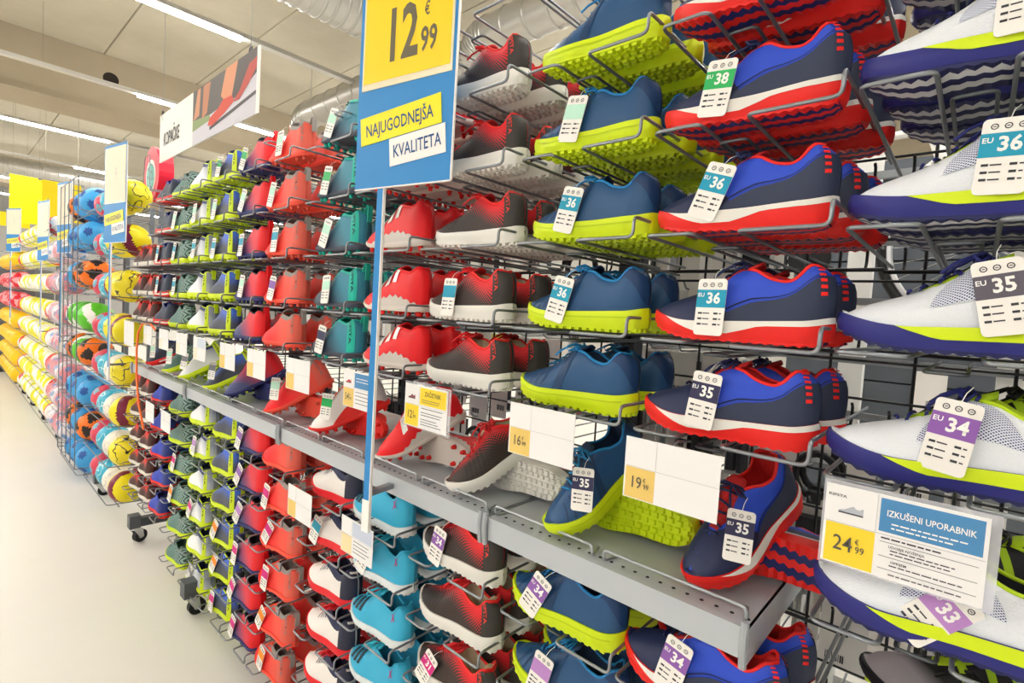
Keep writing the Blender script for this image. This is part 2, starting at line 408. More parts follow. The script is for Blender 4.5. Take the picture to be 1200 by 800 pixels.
def rim_tube(F, r=.0028):
    m = MB(); qs = [F.so - .01 + (1.0 - F.so + .01) * k / 16 for k in range(17)]
    pts = [F.up(-1, min(q, .999), 1) for q in qs] + [F.up(1, min(q, .999), 1) for q in qs[::-1]]
    return m.tube([p + Vector((0, 0, .0008)) for p in pts], r, 6)
def lace_bars(F, s0=.27, n=6, r=.0022, bow=True, u0=.80):
    m = MB()
    for k in range(n):
        q = s0 + (F.so - s0 + .01) * k / (n - 1); d = .018 * (1 if k % 2 else -1)
        pts = []
        for i in range(7):
            t = i / 6; u = u0 + (1 - u0) * (1 - abs(2 * t - 1)); sd = -1 if t < .5 else 1; p = F.up(sd, q + d * (t - .5), min(.999, u), .0015); p.z += .0038; pts.append(p)
        pts[3].y = 0
        m.tube(pts, r, 5)
    if bow:
        q = F.so + .0; c = F.up(-1, q, .999) + Vector((0, 0, .007)); c.y = 0
        for sd in (-1, 1):
            m.tube([c, c + Vector((-.008, sd * .014, .006)), c + Vector((-.016, sd * .03, .000)), c + Vector((-.010, sd * .034, -.008)), c + Vector((-.002, sd * .016, .001)), c], r, 5)
            m.tube([c, c + Vector((-.016, sd * .012, .003)), c + Vector((-.034, sd * .022, -.008)), c + Vector((-.045, sd * .028, -.020))], r, 5)
    return m
def tongue_mesh(F, tip=.012, w=.021, s0=.30):
    m = MB(); vs = []; N = 12
    for k in range(N + 1):
        t = k / N; q = s0 + (F.so + .07 - s0) * t; p = F.up(-1, min(q, F.so), .999); z = p.z + .0015 + tip * max(0, (t - .55) / .45) ** 1.6; x = F.L * q; ww = w * (.65 + .35 * t)
        if k == N: ww *= .7
        for j in (-1, -.5, 0, .5, 1): vs.append((x, j * ww, z - .005 * j * j))
    top = len(vs); vs += [(x, y * .97, z - .0045) for x, y, z in vs]; fs = []
    for k in range(N):
        for j in range(4):
            a = k * 5 + j; fs.append((a, a + 5, a + 6, a + 1)); fs.append((top + a, top + a + 1, top + a + 6, top + a + 5))
        fs += [(k * 5, top + k * 5, top + k * 5 + 5, k * 5 + 5), (k * 5 + 4, k * 5 + 9, top + k * 5 + 9, top + k * 5 + 4)]
    for j in range(4): a = N * 5 + j; fs.append((a, top + a, top + a + 1, a + 1))
    m.add(vs, fs); return m
def heel_tab(F, w=.008, h=.022, th=.0025):
    p = F.up(-1, .999, 1); x, z = F.L * .985, p.z
    m = MB(); path = [(x - .006, 0, z - .006), (x + .004, 0, z + h * .6), (x + .010, 0, z + h), (x + .016, 0, z + h * .6), (x + .013, 0, z - .03)]
    pts = fillet(path, .01, 3); vs = []; fs = []
    for q in pts: vs += [(q.x, -w, q.z), (q.x, w, q.z), (q.x + th, w, q.z), (q.x + th, -w, q.z)]
    for i in range(len(pts) - 1):
        for j in range(4): a = i * 4; fs.append((a + j, a + (j + 1) % 4, a + 4 + (j + 1) % 4, a + 4 + j))
    m.add(vs, fs); return m

class Tmpl:
    def __init__(s, name, F): s.name = name; s.F = F; s.parts = []
    def add(s, name, me, mw=None, kind=None):
        for one in (me if isinstance(me, list) else [me]): s.parts.append((name, one, mw, kind))
        return s
def sewn(F, m, name, **k):
    """one mesh per side of the shoe, or one over the toe where both sides meet"""
    hi = k['hi']; joins = (callable(hi) and any(hi(k['s0'] + (k['s1'] - k['s0']) * i / 20) > .999 for i in range(21))) or k['s1'] > .99 or k['s0'] < .01
    out = []
    for sides in ([(-1, 1)] if joins else [(-1,), (1,)]):
        mb, uv = patch(F, sides=sides, **k); out.append(mb.mesh(name, m, True, uv))
    return out
def trims(F, m, name, ks):
    """rows of tiny bumps or dashes, too small to pick apart"""
    acc = MB()
    for k in ks:
        mb, uv = patch(F, **k); acc.add(mb.v, mb.f)
    return acc.mesh(name, m, False)
def base_shoe(kind, F, upper, lining, sole, collar=None, tongue=None, laces=None, tread='turf', treadcol=None, bow=True, tip=.012, lace_n=6):
    t = Tmpl(kind, F); o, uv, i = form_upper(F)
    t.add('upper', o.mesh('upper', upper, True, uv)); t.add('lining', i.mesh('lining', lining, True)); t.add('midsole', sole_mesh(F).mesh('midsole', sole, True))
    if tread == 'turf': t.add('outsole', turf_lugs(F).mesh('outsole', treadcol or sole))
    elif tread == 'wave':
        for mm, c in zip(wave_tread(F, treadcol), treadcol): t.add('outsole', mm.mesh('outsole', c))
    elif tread == 'stud': t.add('studs', studs(F).mesh('studs', treadcol or sole, True), kind='stuff')
    if collar: t.add('collar', rim_tube(F).mesh('collar', collar, True))
    if tongue: t.add('tongue', tongue_mesh(F, tip).mesh('tongue', tongue, True))
    if laces: t.add('laces', lace_bars(F, n=lace_n, bow=bow).mesh('laces', laces, True))
    return t
def side_text(t, F, body, q, size, m, u0=.88, u1=.22):
    """small lettering running down the heel on both sides, laid onto the surface"""
    src = text_mesh(body, size, m, .015); xs = [v.co.x for v in src.vertices]; x0, x1 = min(xs), max(xs)
    for side in (-1, 1):
        me = src.copy()
        for v in me.vertices:
            u = u0 + (u1 - u0) * (v.co.x - x0) / (x1 - x0); v.co = F.up(side, q - side * v.co.z / F.L, u, .0034)
        t.add('lettering', me)
LIME = plain('#cfe417', .42, bump=.08, bscale=260); RED = plain('#e8251f', .45); NAVY = plain('#22294f', .5); ROYAL = plain('#2d4dc6', .5, bump=.1, bscale=420); SOLEW = plain('#e6e3dc', .5)
def m_rb():
    F = Form(L=.265, W=.047, th=(.022, .034), so=.56)
    t = base_shoe('trainer', F, ROYAL, plain('#c4201f', .7), RED, RED, plain('#b3201f', .6), plain('#232c55', .6), 'wave', [RED, plain('#232a66', .5)], bow=True)
    nv = plain('#242c4e', .48, bump=.06, bscale=300)
    t.add('toe_panel', sewn(F, nv, 'toe_panel', s0=.004, s1=.50, lo=0, hi=lambda q: 1 if q < .27 else max(.12, 1 - (q - .27) * 3.9), ns=26, nu=6))
    t.add('heel_panel', sewn(F, plain('#303850', .5), 'heel_panel', s0=.42, s1=.999, lo=0, hi=lambda q: .06 + (q - .42) * .98, ns=18, nu=4, off=.0020))
    t.add('piping', sewn(F, BLACK, 'piping', s0=.46, s1=.97, lo=lambda q: .10 + (q - .42) * .98, hi=lambda q: .116 + (q - .42) * .98, ns=16, nu=1, off=.0026))
    t.add('midsole_stripe', sewn(F, SOLEW, 'midsole_stripe', s0=.12, s1=.999, lo=lambda q: max(.28, 1 - (q - .12) * 3.2) if q < .5 else min(.74, .28 + max(0, q - .5) * 2.6), hi=1.0, ns=26, nu=3, off=.0008, fn=F.sole))
    t.add('heel_dashes', trims(F, RED, 'heel_dashes', [dict(s0=.95, s1=.972, lo=.30 + .1 * k, hi=.35 + .1 * k, ns=2, nu=1, off=.003) for k in range(6)]), kind='stuff')
    return t
def m_lb():
    F = Form(L=.268, W=.047, th=(.026, .036), so=.54)
    up = plain('#274f7a', .38, bump=.06, bscale=260); dk = plain('#1e3d62', .42)
    t = base_shoe('trainer', F, up, plain('#1b2c48', .7), LIME, plain('#1f7ab8', .5), plain('#1d3556', .6), plain('#2a86c4', .6), 'turf', LIME)
    t.add('folds', trims(F, dk, 'folds', [dict(s0=.10 + .06 * k, s1=.112 + .06 * k, lo=.12, hi=.78, ns=2, nu=5, skew=.10, off=.0016) for k in range(4)]), kind='stuff')
    t.add('side_panel', sewn(F, dk, 'side_panel', s0=.40, s1=.47, lo=.05, hi=.85, ns=4, nu=5, skew=.10, off=.0016))
    t.add('heel_panel', sewn(F, plain('#1d3a63', .42), 'heel_panel', s0=.86, s1=.999, lo=lambda q: max(0, .96 - (q - .86) * 6.6), hi=.97, ns=8, nu=5, off=.0018))
    t.add('sole_ridge', sewn(F, plain('#b9cf12', .45), 'sole_ridge', s0=.1, s1=.95, lo=.62, hi=.70, ns=18, nu=1, off=.0012, fn=F.sole))
    t.add('sole_bumps', trims(F, LIME, 'sole_bumps', [dict(s0=.18 + .063 * k, s1=.205 + .063 * k, lo=.16, hi=.4, ns=1, nu=1, off=.0024, fn=F.sole) for k in range(12)]), kind='stuff')
    return t
def m_br():
    F = Form(L=.268, W=.047, th=(.026, .034), so=.55)
    up = fade('#33302d', '#e0222a', 1.1, 1.1, -1.30, .7, 70)
    t = base_shoe('trainer', F, up, plain('#cbb79a', .8), SOLEW, plain('#ee2f2a', .5), plain('#c7262a', .6), plain('#e0262a', .6), 'turf', SOLEW)
    t.add('heel_panel', sewn(F, plain('#3b3734', .5), 'heel_panel', s0=.89, s1=.999, lo=0, hi=.985, ns=6, nu=6, off=.0016))
    side_text(t, F, 'KIPSTA', .92, .0085, plain('#e8453c', .5), .86, .30)
    t.add('sole_bumps', trims(F, SOLEW, 'sole_bumps', [dict(s0=.08 + .063 * k, s1=.105 + .063 * k, lo=.45, hi=.66, ns=1, nu=1, off=.0026, fn=F.sole) for k in range(14)]), kind='stuff')
    t.add('toe_ribs', trims(F, plain('#2e2b29', .5), 'toe_ribs', [dict(s0=.14 + .045 * k, s1=.152 + .045 * k, lo=.1, hi=.72, ns=1, nu=5, skew=.08, off=.002) for k in range(5)]), kind='stuff')
    return t
BOOTH = [(0, .022), (.05, .040), (.15, .054), (.3, .072), (.45, .096), (.55, .110), (.62, .112), (.72, .107), (.82, .103), (.9, .108), (.97, .117), (1, .114)]
def m_ad():
    F = Form(L=.268, W=.045, th=(.010, .016), H=BOOTH, so=.58)
    red = plain('#ee1c22', .42, bump=.08, bscale=300)
    t = base_shoe('football_boot', F, red, plain('#a3171c', .7), plain('#d8cdc4', .5), red, red, None, 'stud', RED)
    for k in range(3): t.add('stripe', sewn(F, plain('#d8d3cf', .3, .35), 'stripe', s0=.30 + .115 * k, s1=.365 + .115 * k, lo=.40 + .03 * k, hi=.88, ns=3, nu=5, skew=.09, off=.0022))
    t.add('side_band', sewn(F, plain('#cfc6be', .5), 'side_band', s0=.25, s1=.95, lo=0, hi=lambda q: .20 * math.sin((q - .25) / .7 * PI) ** .6 + .03 * math.sin(q * 70), ns=24, nu=3, off=.0016))
    return t
def m_te():
    F = Form(L=.265, W=.045, th=(.010, .016), H=BOOTH, so=.58)
    up = fade('#3d4a5c', '#2f8198', 1.0, .55, -.72, .35); tl = plain('#1fb6a2', .45)
    t = base_shoe('football_boot', F, up, plain('#16645e', .7), plain('#39414f', .5), tl, tl, plain('#2c3b4c', .6), 'stud', tl, bow=False)
    t.add('heel_strip', sewn(F, tl, 'heel_strip', s0=.86, s1=.96, lo=.05, hi=.985, ns=4, nu=6, off=.0018)); t.add('pull_tab', heel_tab(F).mesh('pull_tab', tl))
    side_text(t, F, 'KIPSTA', .91, .011, plain('#1a3a4a', .5))
    t.add('collar_panel', sewn(F, tl, 'collar_panel', s0=.52, s1=.9, lo=.82, hi=.99, ns=12, nu=2, off=.0018))
    return t
def m_sa():
    F = Form(L=.265, W=.045, th=(.012, .018), H=BOOTH, so=.56)
    up = fade('#fb2a30', '#ef5444', 1.0, .1, -.55, .3); gy = plain('#9a938e', .7)
    t = base_shoe('football_boot', F, up, plain('#7d7672', .8), plain('#f2533f', .5), gy, gy, plain('#ff5a3a', .5), 'stud', plain('#e2604c', .5), bow=False, tip=.024)
    t.add('heel_panel', sewn(F, plain('#e06050', .5), 'heel_panel', s0=.83, s1=.999, lo=0, hi=.8, ns=6, nu=4, off=.0016)); t.add('pull_tab', heel_tab(F, h=.018).mesh('pull_tab', gy))
    t.add('collar_panel', sewn(F, gy, 'collar_panel', s0=.5, s1=.95, lo=lambda q: .78 - .12 * math.sin((q - .5) / .45 * PI), hi=.995, ns=12, nu=3, off=.0018))
    side_text(t, F, 'KIPSTA', .93, .0095, plain('#8e8a88', .5))
    return t
def m_nc():
    F = Form(L=.26, W=.045, th=(.012, .016), H=BOOTH, so=.56)
    up = fade('#4a507c', '#dd3040', 1.2, .5, -.80, .5); rd = plain('#e8252c', .45)
    t = base_shoe('football_boot', F, up, plain('#2e2a33', .8), plain('#2b3068', .5), plain('#39343f', .7), plain('#3d3946', .7), None, 'stud', plain('#2f3573', .5), tip=.02)
    t.add('heel_strip', sewn(F, rd, 'heel_strip', s0=.89, s1=.999, lo=0, hi=.99, ns=5, nu=6, off=.0018)); t.add('pull_tab', heel_tab(F, h=.026).mesh('pull_tab', rd))
    return t
def m_bl():
    F = Form(L=.262, W=.046, th=(.018, .024), H=BOOTH, so=.56)
    up = fade('#4a4e5c', '#3f66cf', .25, 1.1, -.66, .4)
    t = base_shoe('football_boot', F, up, plain('#1d2c63', .8), LIME, LIME, plain('#27356e', .7), plain('#2c48a8', .6), 'stud', LIME, bow=False, tip=.02)
    t.add('heel_strip', sewn(F, LIME, 'heel_strip', s0=.86, s1=.95, lo=.02, hi=.99, ns=4, nu=6, off=.0018)); t.add('pull_tab', heel_tab(F, h=.014).mesh('pull_tab', LIME))
    side_text(t, F, 'KIPSTA', .905, .011, plain('#33402a', .5))
    return t
def m_wl():
    F = Form(L=.262, W=.046, th=(.018, .024), H=BOOTH, so=.56)
    up = fade('#eceef2', '#8d93a3', .9, .5, -.86, .4)
    t = base_shoe('football_boot', F, up, plain('#26305c', .8), LIME, LIME, plain('#2c3660', .7), plain('#3b4a8a', .6), 'stud', LIME, bow=False, tip=.02)
    t.add('heel_strip', sewn(F, LIME, 'heel_strip', s0=.87, s1=.95, lo=.02, hi=.99, ns=4, nu=6, off=.0018)); t.add('pull_tab', heel_tab(F, h=.012).mesh('pull_tab', LIME))
    t.add('collar_panel', sewn(F, plain('#2f3a68', .6), 'collar_panel', s0=.52, s1=.87, lo=.62, hi=.98, ns=12, nu=3, off=.0016))
    side_text(t, F, 'KIPSTA', .91, .011, plain('#33402a', .5))
    return t
def m_gl():
    F = Form(L=.262, W=.046, th=(.018, .024), so=.54)
    up = plain('#64847f', .65, bump=.25, bscale=330)
    t = base_shoe('trainer', F, up, plain('#40544f', .8), LIME, plain('#4f6d68', .6), plain('#547470', .7), plain('#3e5a57', .6), 'turf', LIME, bow=False)
    t.add('heel_panel', sewn(F, zigzag('#86a59e', '#273432'), 'heel_panel', s0=.66, s1=.998, lo=.05, hi=.9, ns=8, nu=6, off=.0016))
    return t
def m_nr(lower=False):
    F = Form(L=.258, W=.045, th=(.020, .026), so=.54)
    up = plain('#2c44b4' if lower else '#3c4256', .55, bump=.15, bscale=330)
    t = base_shoe('trainer', F, up, plain('#20285a', .8), RED, plain('#2a3a8c', .6), plain('#26306a', .7), plain('#3452c8', .6), 'turf', RED, bow=False)
    t.add('midsole_stripe', sewn(F, plain('#2a2624', .5) if lower else SOLEW, 'midsole_stripe', s0=.35, s1=.98, lo=.15, hi=.5, ns=12, nu=1, off=.001, fn=F.sole))
    t.add('heel_panel', sewn(F, plain('#22327e' if lower else '#31384a', .5), 'heel_panel', s0=.78, s1=.998, lo=0, hi=.8, ns=6, nu=4, off=.0016))
    return t
def m_rs():
    F = Form(L=.225, W=.041, th=(.018, .024), so=.54)
    up = fade('#4a2a26', '#d02a20', .3, 1.2, -.66, .35)
    t = base_shoe('trainer', F, up, plain('#5a2220', .8), plain('#dcd6cc', .5), plain('#d6281f', .6), plain('#cfc4b6', .8), plain('#c3221c', .6), 'turf', plain('#cfc8bd', .5), tip=.022)
    t.add('heel_panel', sewn(F, plain('#4c2d28', .6), 'heel_panel', s0=.82, s1=.998, lo=0, hi=.75, ns=6, nu=4, off=.0016))
    return t
def m_wr():
    F = Form(L=.265, W=.046, th=(.020, .026), so=.56)
    up = plain('#efe9e4', .45, bump=.06, bscale=300); nv = plain('#2b3050', .5); rd = plain('#e5222c', .5)
    t = base_shoe('trainer', F, up, plain('#23273f', .8), rd, nv, plain('#a8232c', .7), rd, 'turf', rd)
    t.add('collar_panel', sewn(F, nv, 'collar_panel', s0=.46, s1=.9, lo=lambda q: .62 - .1 * math.sin((q - .46) / .44 * PI), hi=.98, ns=12, nu=4, off=.0018))
    t.add('fins', trims(F, nv, 'fins', [dict(s0=.33 + .05 * k, s1=.345 + .05 * k, lo=.5, hi=.86 - .01 * k, ns=1, nu=4, skew=.06, off=.0026) for k in range(4)]), kind='stuff')
    t.add('heel_panel', sewn(F, plain('#2a2c40', .5), 'heel_panel', s0=.84, s1=.998, lo=0, hi=.97, ns=6, nu=4, off=.0022))
    return t
def m_wb():
    F = Form(L=.265, W=.045, th=(.012, .018), H=BOOTH, so=.56)
    t = base_shoe('football_boot', F, fade('#f3eeea', '#b9b4b2', 1.0, .2, -.9, .2), plain('#9c2a2a', .8), plain('#e32a22', .45), plain('#e9e4e0', .6), plain('#d9d4d0', .6), plain('#ff6a2a', .5), 'stud', RED, bow=False)
    t.add('side_band', sewn(F, plain('#e32a22', .45), 'side_band', s0=.3, s1=.97, lo=0, hi=lambda q: .3 * math.sin((q - .3) / .67 * PI) ** .7, ns=14, nu=3, off=.0016))
    return t
def m_cy():
    F = Form(L=.262, W=.046, th=(.018, .024), so=.52)
    up = plain('#38aed4', .42, bump=.05, bscale=300); bk = plain('#1c2a36', .5)
    t = base_shoe('trainer', F, up, plain('#1f7f9f', .8), plain('#dfe4e6', .5), up, plain('#3fbbd6', .6), plain('#38c0d8', .6), 'turf', SOLEW)
    for k in range(3): t.add('stripe', sewn(F, bk, 'stripe', s0=.11 + .08 * k, s1=.155 + .08 * k, lo=.32, hi=.88, ns=2, nu=5, skew=.03, off=.0022))
    pk = plain('#b23a7a', .5)
    for a in (-1, 1): t.add('cross', sewn(F, pk, 'cross', s0=.855 - .13 * a * .64, s1=.869 - .13 * a * .64, lo=.48, hi=.80, ns=1, nu=3, skew=.13 * a, off=.0024))
    return t
def m_wn():
    F = Form(L=.272, W=.049, th=(.024, .036), so=.55)
    up = plain('#e4e8ee', .42, bump=.3, bscale=430); nv = plain('#2a2b78', .45)
    t = base_shoe('trainer', F, up, plain('#1b1d22', .8), nv, plain('#b9d81a', .5), plain('#9fbf1e', .6), plain('#23286a', .6), 'wave', [plain('#232657', .5), plain('#d8d8da', .5)])
    t.add('midsole_stripe', sewn(F, LIME, 'midsole_stripe', s0=.24, s1=.999, lo=lambda q: max(.45, 1 - (q - .24) * 3.5), hi=1.0, ns=22, nu=3, off=.0010, fn=F.sole))
    t.add('mesh_panel', sewn(F, hatch('#2d3170', '#dfe4ee', 64), 'mesh_panel', s0=.36, s1=.72, lo=lambda q: .30, hi=lambda q: .30 + .58 * math.sin((q - .36) / .36 * PI) ** .6, ns=16, nu=6, off=.0014))
    t.add('heel_panel', sewn(F, plain('#2f3390', .5), 'heel_panel', s0=.74, s1=.999, lo=lambda q: .95 - (q - .74) * 2.4, hi=.985, ns=8, nu=5, off=.0016))
    t.add('eyelet_loops', trims(F, nv, 'eyelet_loops', [dict(s0=.31 + .07 * k, s1=.325 + .07 * k, lo=.72, hi=.86, ns=1, nu=2, off=.003) for k in range(3)]), kind='stuff')
    return t
def m_bk():
    F = Form(L=.268, W=.046, th=(.018, .026), so=.54)
    up = fade('#9a9499', '#1c1b1e', 1.2, .3, -.52, .12)
    t = base_shoe('trainer', F, up, plain('#18181a', .8), plain('#1d1d22', .5), plain('#b6d51c', .5), plain('#b6d51c', .6), BLACK, 'turf', plain('#b6d51c', .5))
    for k in range(4): t.add('side_stripe', sewn(F, plain('#a9cc1a', .5), 'side_stripe', s0=.48 + .1 * k, s1=.515 + .1 * k, lo=.2, hi=.8, ns=1, nu=4, skew=-.1, off=.002))
    return t
MODEL = dict(rb=m_rb(), lb=m_lb(), br=m_br(), ad=m_ad(), te=m_te(), sa=m_sa(), nc=m_nc(), bl=m_bl(), wl=m_wl(), gl=m_gl(), nr=m_nr(), nl=m_nr(True), rs=m_rs(), wr=m_wr(), cy=m_cy(), wn=m_wn(), bk=m_bk(), wb=m_wb())
DESC = dict(rb='navy and royal blue trainer with red sole', lb='steel blue trainer with lime sole', br='black and red faded trainer with white sole', ad='red studded boot with three silver stripes',
            te='teal and charcoal studded boot', sa='coral studded boot with grey collar', nc='slate and crimson boot with red pull tab', bl='blue and charcoal boot with lime heel strip',
            wl='white boot with lime heel strip', gl='grey-green knit trainer with lime sole', nr='charcoal navy trainer with red sole', nl='bright blue trainer with red sole', rs='small red and brown trainer',
            wr='white trainer with navy collar, red sole', cy='cyan trainer with three black bars', wn='white trainer with navy and lime sole', bk='black trainer with grey toe and lime trim', wb='white studded boot with red soleplate')

# swing tags
def tag_card(w=.05, h=.098):
    m = MB(); r = .006; pts = []
    for cx, cz, a0 in ((w / 2 - r, -r, 0), (-w / 2 + r, -r, 90), (-w / 2 + r, -h + r, 180), (w / 2 - r, -h + r, 270)):
        for k in range(4): a = math.radians(a0 + 30 * k); pts.append((cx + r * math.cos(a), cz + r * math.sin(a)))
    n = len(pts); vs = [(x, -.0009, z) for x, z in pts] + [(x, .0009, z) for x, z in pts]
    m.add(vs, [tuple(range(n))[::-1], tuple(range(n, 2 * n))] + [(i, (i + 1) % n, n + (i + 1) % n, n + i) for i in range(n)]); return m
TAGM = tag_card().mesh('size_tag', plain('#eeeae4', .45))
def tag_print():
    m = MB()
    for k in range(3):   # three care symbols at the top
        cx = -.013 + .013 * k; m.tube([(cx + .0035 * math.cos(2 * PI * i / 8), -.0012, -.0105 + .0035 * math.sin(2 * PI * i / 8)) for i in range(8)], .0006, 4, True)
        m.box((cx, -.0012, -.0105), (.003, .0004, .0010))
    for r in range(3):
        for c, wd in ((-.0165, .007), (-.006, .011), (.0105, .007), (.018, .004)):
            m.box((c, -.0012, -.060 - .0095 * r), (wd, .0004, .0032 if wd == .007 else .0018))
    return m.mesh('print', INK)
TAGPRINT = tag_print()
BAND = {}
def band_mesh(c):
    if c not in BAND: BAND[c] = MB().box((0, -.0010, -.0345), (.05, .0004, .031)).mesh('colour_band', plain(c, .5))
    return BAND[c]
SIZECOL = {'38': '#2fae5e', '37': '#b9e3cf', '36': '#1b96b6', '35': '#333152', '34': '#8a5aa8', '33': '#b584c4', '32': '#ef8a1d', '31': '#d0227e', '30': '#ef8a1d', '29': '#7a7a7e', '35g': '#5a5560'}
def add_tag(root, size, mw, tiny=False):
    blank = size.endswith('x'); num = size[:2]; col = SIZECOL[num if blank else size]
    o = ob('size_tag', TAGM, root, mw, label='white swing tag with a coloured band' + ('' if blank else ' reading ' + num))
    ob('colour_band', band_mesh(col), o); ob('print', TAGPRINT, o, kind='stuff')
    if not blank: ob('lettering', text_mesh(num, .026, WHITE, .03, .92), o, T(.004, -.0016, -.0345))
    if not tiny and not blank: ob('lettering', text_mesh('EU', .0095, WHITE, .02), o, T(-.0175, -.0016, -.0285))
    ob('tag_string', MB().tube([(0, 0, -.004), (.003, .006, .012), (.008, .016, .022)], .0006, 4).mesh('tag_string', WHITE), o)
TS = Matrix.Scale(.9, 4)
def shoe(key, mw, label, group, tag=None, tagmw=None, skip=()):
    t = MODEL[key]; o = thing(t.name, label, 'shoe', (0, 0, 0), group); o.matrix_world = mw
    for name, me, m2, kind in t.parts:
        if name in skip: continue
        c = ob(name, me, o, m2)
        if kind: c['kind'] = kind
    if tag: add_tag(o, tag, tagmw if tagmw is not None else default_tag(t.F))
    return o
def default_tag(F, q=.43, rz=0, ry=.12, rx=-.10, dz=0):
    p = F.up(-1, q, .92); return Matrix.Translation((F.L * q, -F.W * WPROF(q) * .97 - .003, p.z + .002 + dz)) @ Euler((0, ry, rz)).to_matrix().to_4x4() @ Euler((rx, 0, 0)).to_matrix().to_4x4() @ TS
ORD = ['first', 'second', 'third', 'fourth', 'fifth', 'sixth', 'seventh']
DEPTH = ['foremost', 'second in', 'third in', 'fourth in']
UP = [1.98, 1.812, 1.645, 1.475, 1.322]; LOW = [.885, .73, .575, .42, .265, .11]
# column: key of the upper model, lower model, toe x above and below, how deep each upper row is stocked, lower rows and depth
COLS = [('rb', 'rb', -.425, -.425, [3, 3, 3, 2, 2], 3, 2), ('lb', 'lb', -.715, -.70, [4, 4, 3, 2, 2], 3, 3), ('br', 'br', -1.03, -1.015, [3, 3, 3, 3, 2], 4, 3), ('ad', 'cy', -1.335, -1.335, [3, 3, 3, 2, 2], 6, 3),
        ('te', 'wr', -1.63, -1.60, [3, 3, 2, 2, 1], 6, 2), ('sa', 'sa', -2.01, -1.97, [2, 2, 2, 2, 2], 6, 2), ('nc', 'nc', -2.29, -2.24, [2, 2, 2, 2, 2], 6, 2), ('bl', 'bl', -2.59, -2.50, [2, 2, 2, 2, 1], 6, 2),
        ('wl', 'wl', -2.88, -2.80, [2, 2, 2, 2, 1], 6, 2), ('gl', 'gl', -3.17, -3.12, [2, 2, 2, 2, 1], 6, 2), ('nr', 'nl', -3.46, -3.46, [2, 2, 2, 2, 1], 5, 2), ('rs', 'rs', -3.71, -3.71, [0, 0, 2, 2, 2], 5, 2), ('rs', 'rs', -3.94, -3.945, [0, 0, 2, 2, 1], 5, 1)]
TAGS = {('rb', 1): '38', ('rb', 2): '36', ('rb', 3): '36', ('rb', 4): '35', ('lb', 1): '37x', ('lb', 2): '36', ('lb', 3): '36', ('sa', 2): '36x', ('sa', 0): '37x', ('sa', 1): '37x', ('sa', 3): '34x', ('nc', 0): '38x', ('nc', 1): '37x', ('nc', 2): '36x', ('nc', 3): '37x', ('te', 0): '37x', ('te', 1): '38x', ('te', 2): '37x', ('te', 3): '37x', ('te', 4): '35x',
        ('bl', 0): '38x', ('bl', 1): '37x', ('bl', 2): '36x', ('gl', 2): '36x', ('gl', 1): '37x', ('wl', 1): '37x', ('wl', 2): '36x', ('gl', 3): '36x', ('nr', 2): '36x', ('nr', 3): '36x', ('br', 3): '36x'}
LTAGS = {('br', 0): '34', ('br', 2): '31', ('lb', 0): '34', ('lb', 1): '33x', ('rb', 0): '34', ('sa', 1): '31x', ('sa', 2): '31x', ('sa', 3): '31x', ('sa', 4): '32x', ('sa', 5): '32x', ('nc', 0): '34x', ('nc', 1): '34x', ('nc', 2): '33x', ('nc', 3): '31x', ('nc', 4): '31x', ('nc', 5): '31x', ('wr', 1): '36x', ('wr', 5): '31x',
         ('bl', 3): '32x', ('bl', 4): '32x', ('bl', 5): '31x', ('wl', 3): '31x', ('wl', 5): '29x', ('gl', 2): '31x', ('gl', 3): '32x', ('cy', 1): '37x', ('wl', 1): '33x'}
YF = .855; DP = .109      # centre line of the front shoe, and the step to the shoe behind it
for ci, (ku, kl, xu, xl, deep, nlow, dl) in enumerate(COLS):
    far = ' at column end' if ci == 12 else ''
    for r, z in enumerate(UP):
        for d in range(deep[r]):
            F = MODEL[ku].F; hh = .012 if MODEL[ku].name == 'football_boot' else .0065
            j = random.uniform(-.006, .006) + (.012 * d if ci < 3 else .006 * d); rz = random.uniform(-.03, .03)
            lab = '%s, %s row above grey shelf%s, %s' % (DESC[ku], ORD[4 - r], far, DEPTH[d])
            tg = TAGS.get((ku, r)) if d == 0 else None
            shoe(ku, T(xu + j, YF + DP * d, z + hh, 0, 0, rz), lab, 'shoes on the wire hooks', tg, default_tag(F, random.uniform(.40, .48), 0, random.uniform(-.05, .35)) if tg else None)
    for r in range(nlow):
        for d in range(dl):
            F = MODEL[kl].F; hh = .012 if MODEL[kl].name == 'football_boot' else .0065
            j = random.uniform(-.008, .008) + .006 * d; rz = random.uniform(-.05, .05)
            lab = '%s, %s row below grey shelf%s, %s' % (DESC[kl], ORD[r], far, DEPTH[d])
            tg = LTAGS.get((kl, r)) if d == 0 else None
            shoe(kl, T(xl + j, YF + DP * d, LOW[r] + hh, 0, 0, rz), lab, 'shoes on the wire hooks', tg, default_tag(F, random.uniform(.36, .48), 0, random.uniform(0, .5)) if tg else None)
# the white trainers to the right have their own heights
WNR = [1.99, 1.818, 1.64, 1.48, 1.315, 1.118, .955]; WNT = [None, '37', '36', '35g', '34', '33', None]
for r, z in enumerate(WNR):
    for d in range(3 if r < 4 else 2):
        key = 'bk' if (d >= 1 and r >= 3) or r == 6 else 'wn'; F = MODEL[key].F
        tg = WNT[r] if d == 0 else None
        lab = '%s, %s from top of its column, %s' % (DESC[key], ORD[r], DEPTH[d])
        shoe(key, T(-.145 + .012 * d + (.04 if key == 'bk' else 0), YF + DP * d + (.01 if d else 0), z + .007, 0, 0, random.uniform(-.02, .02)), lab, 'shoes on the wire hooks', tg, default_tag(F, .56 if r < 4 else (.5 if r == 4 else .60), 0, (-.02, 0, .05, -.2, .15, .75, 0)[r], dz=.0 if r < 5 else -.034) if tg else None)

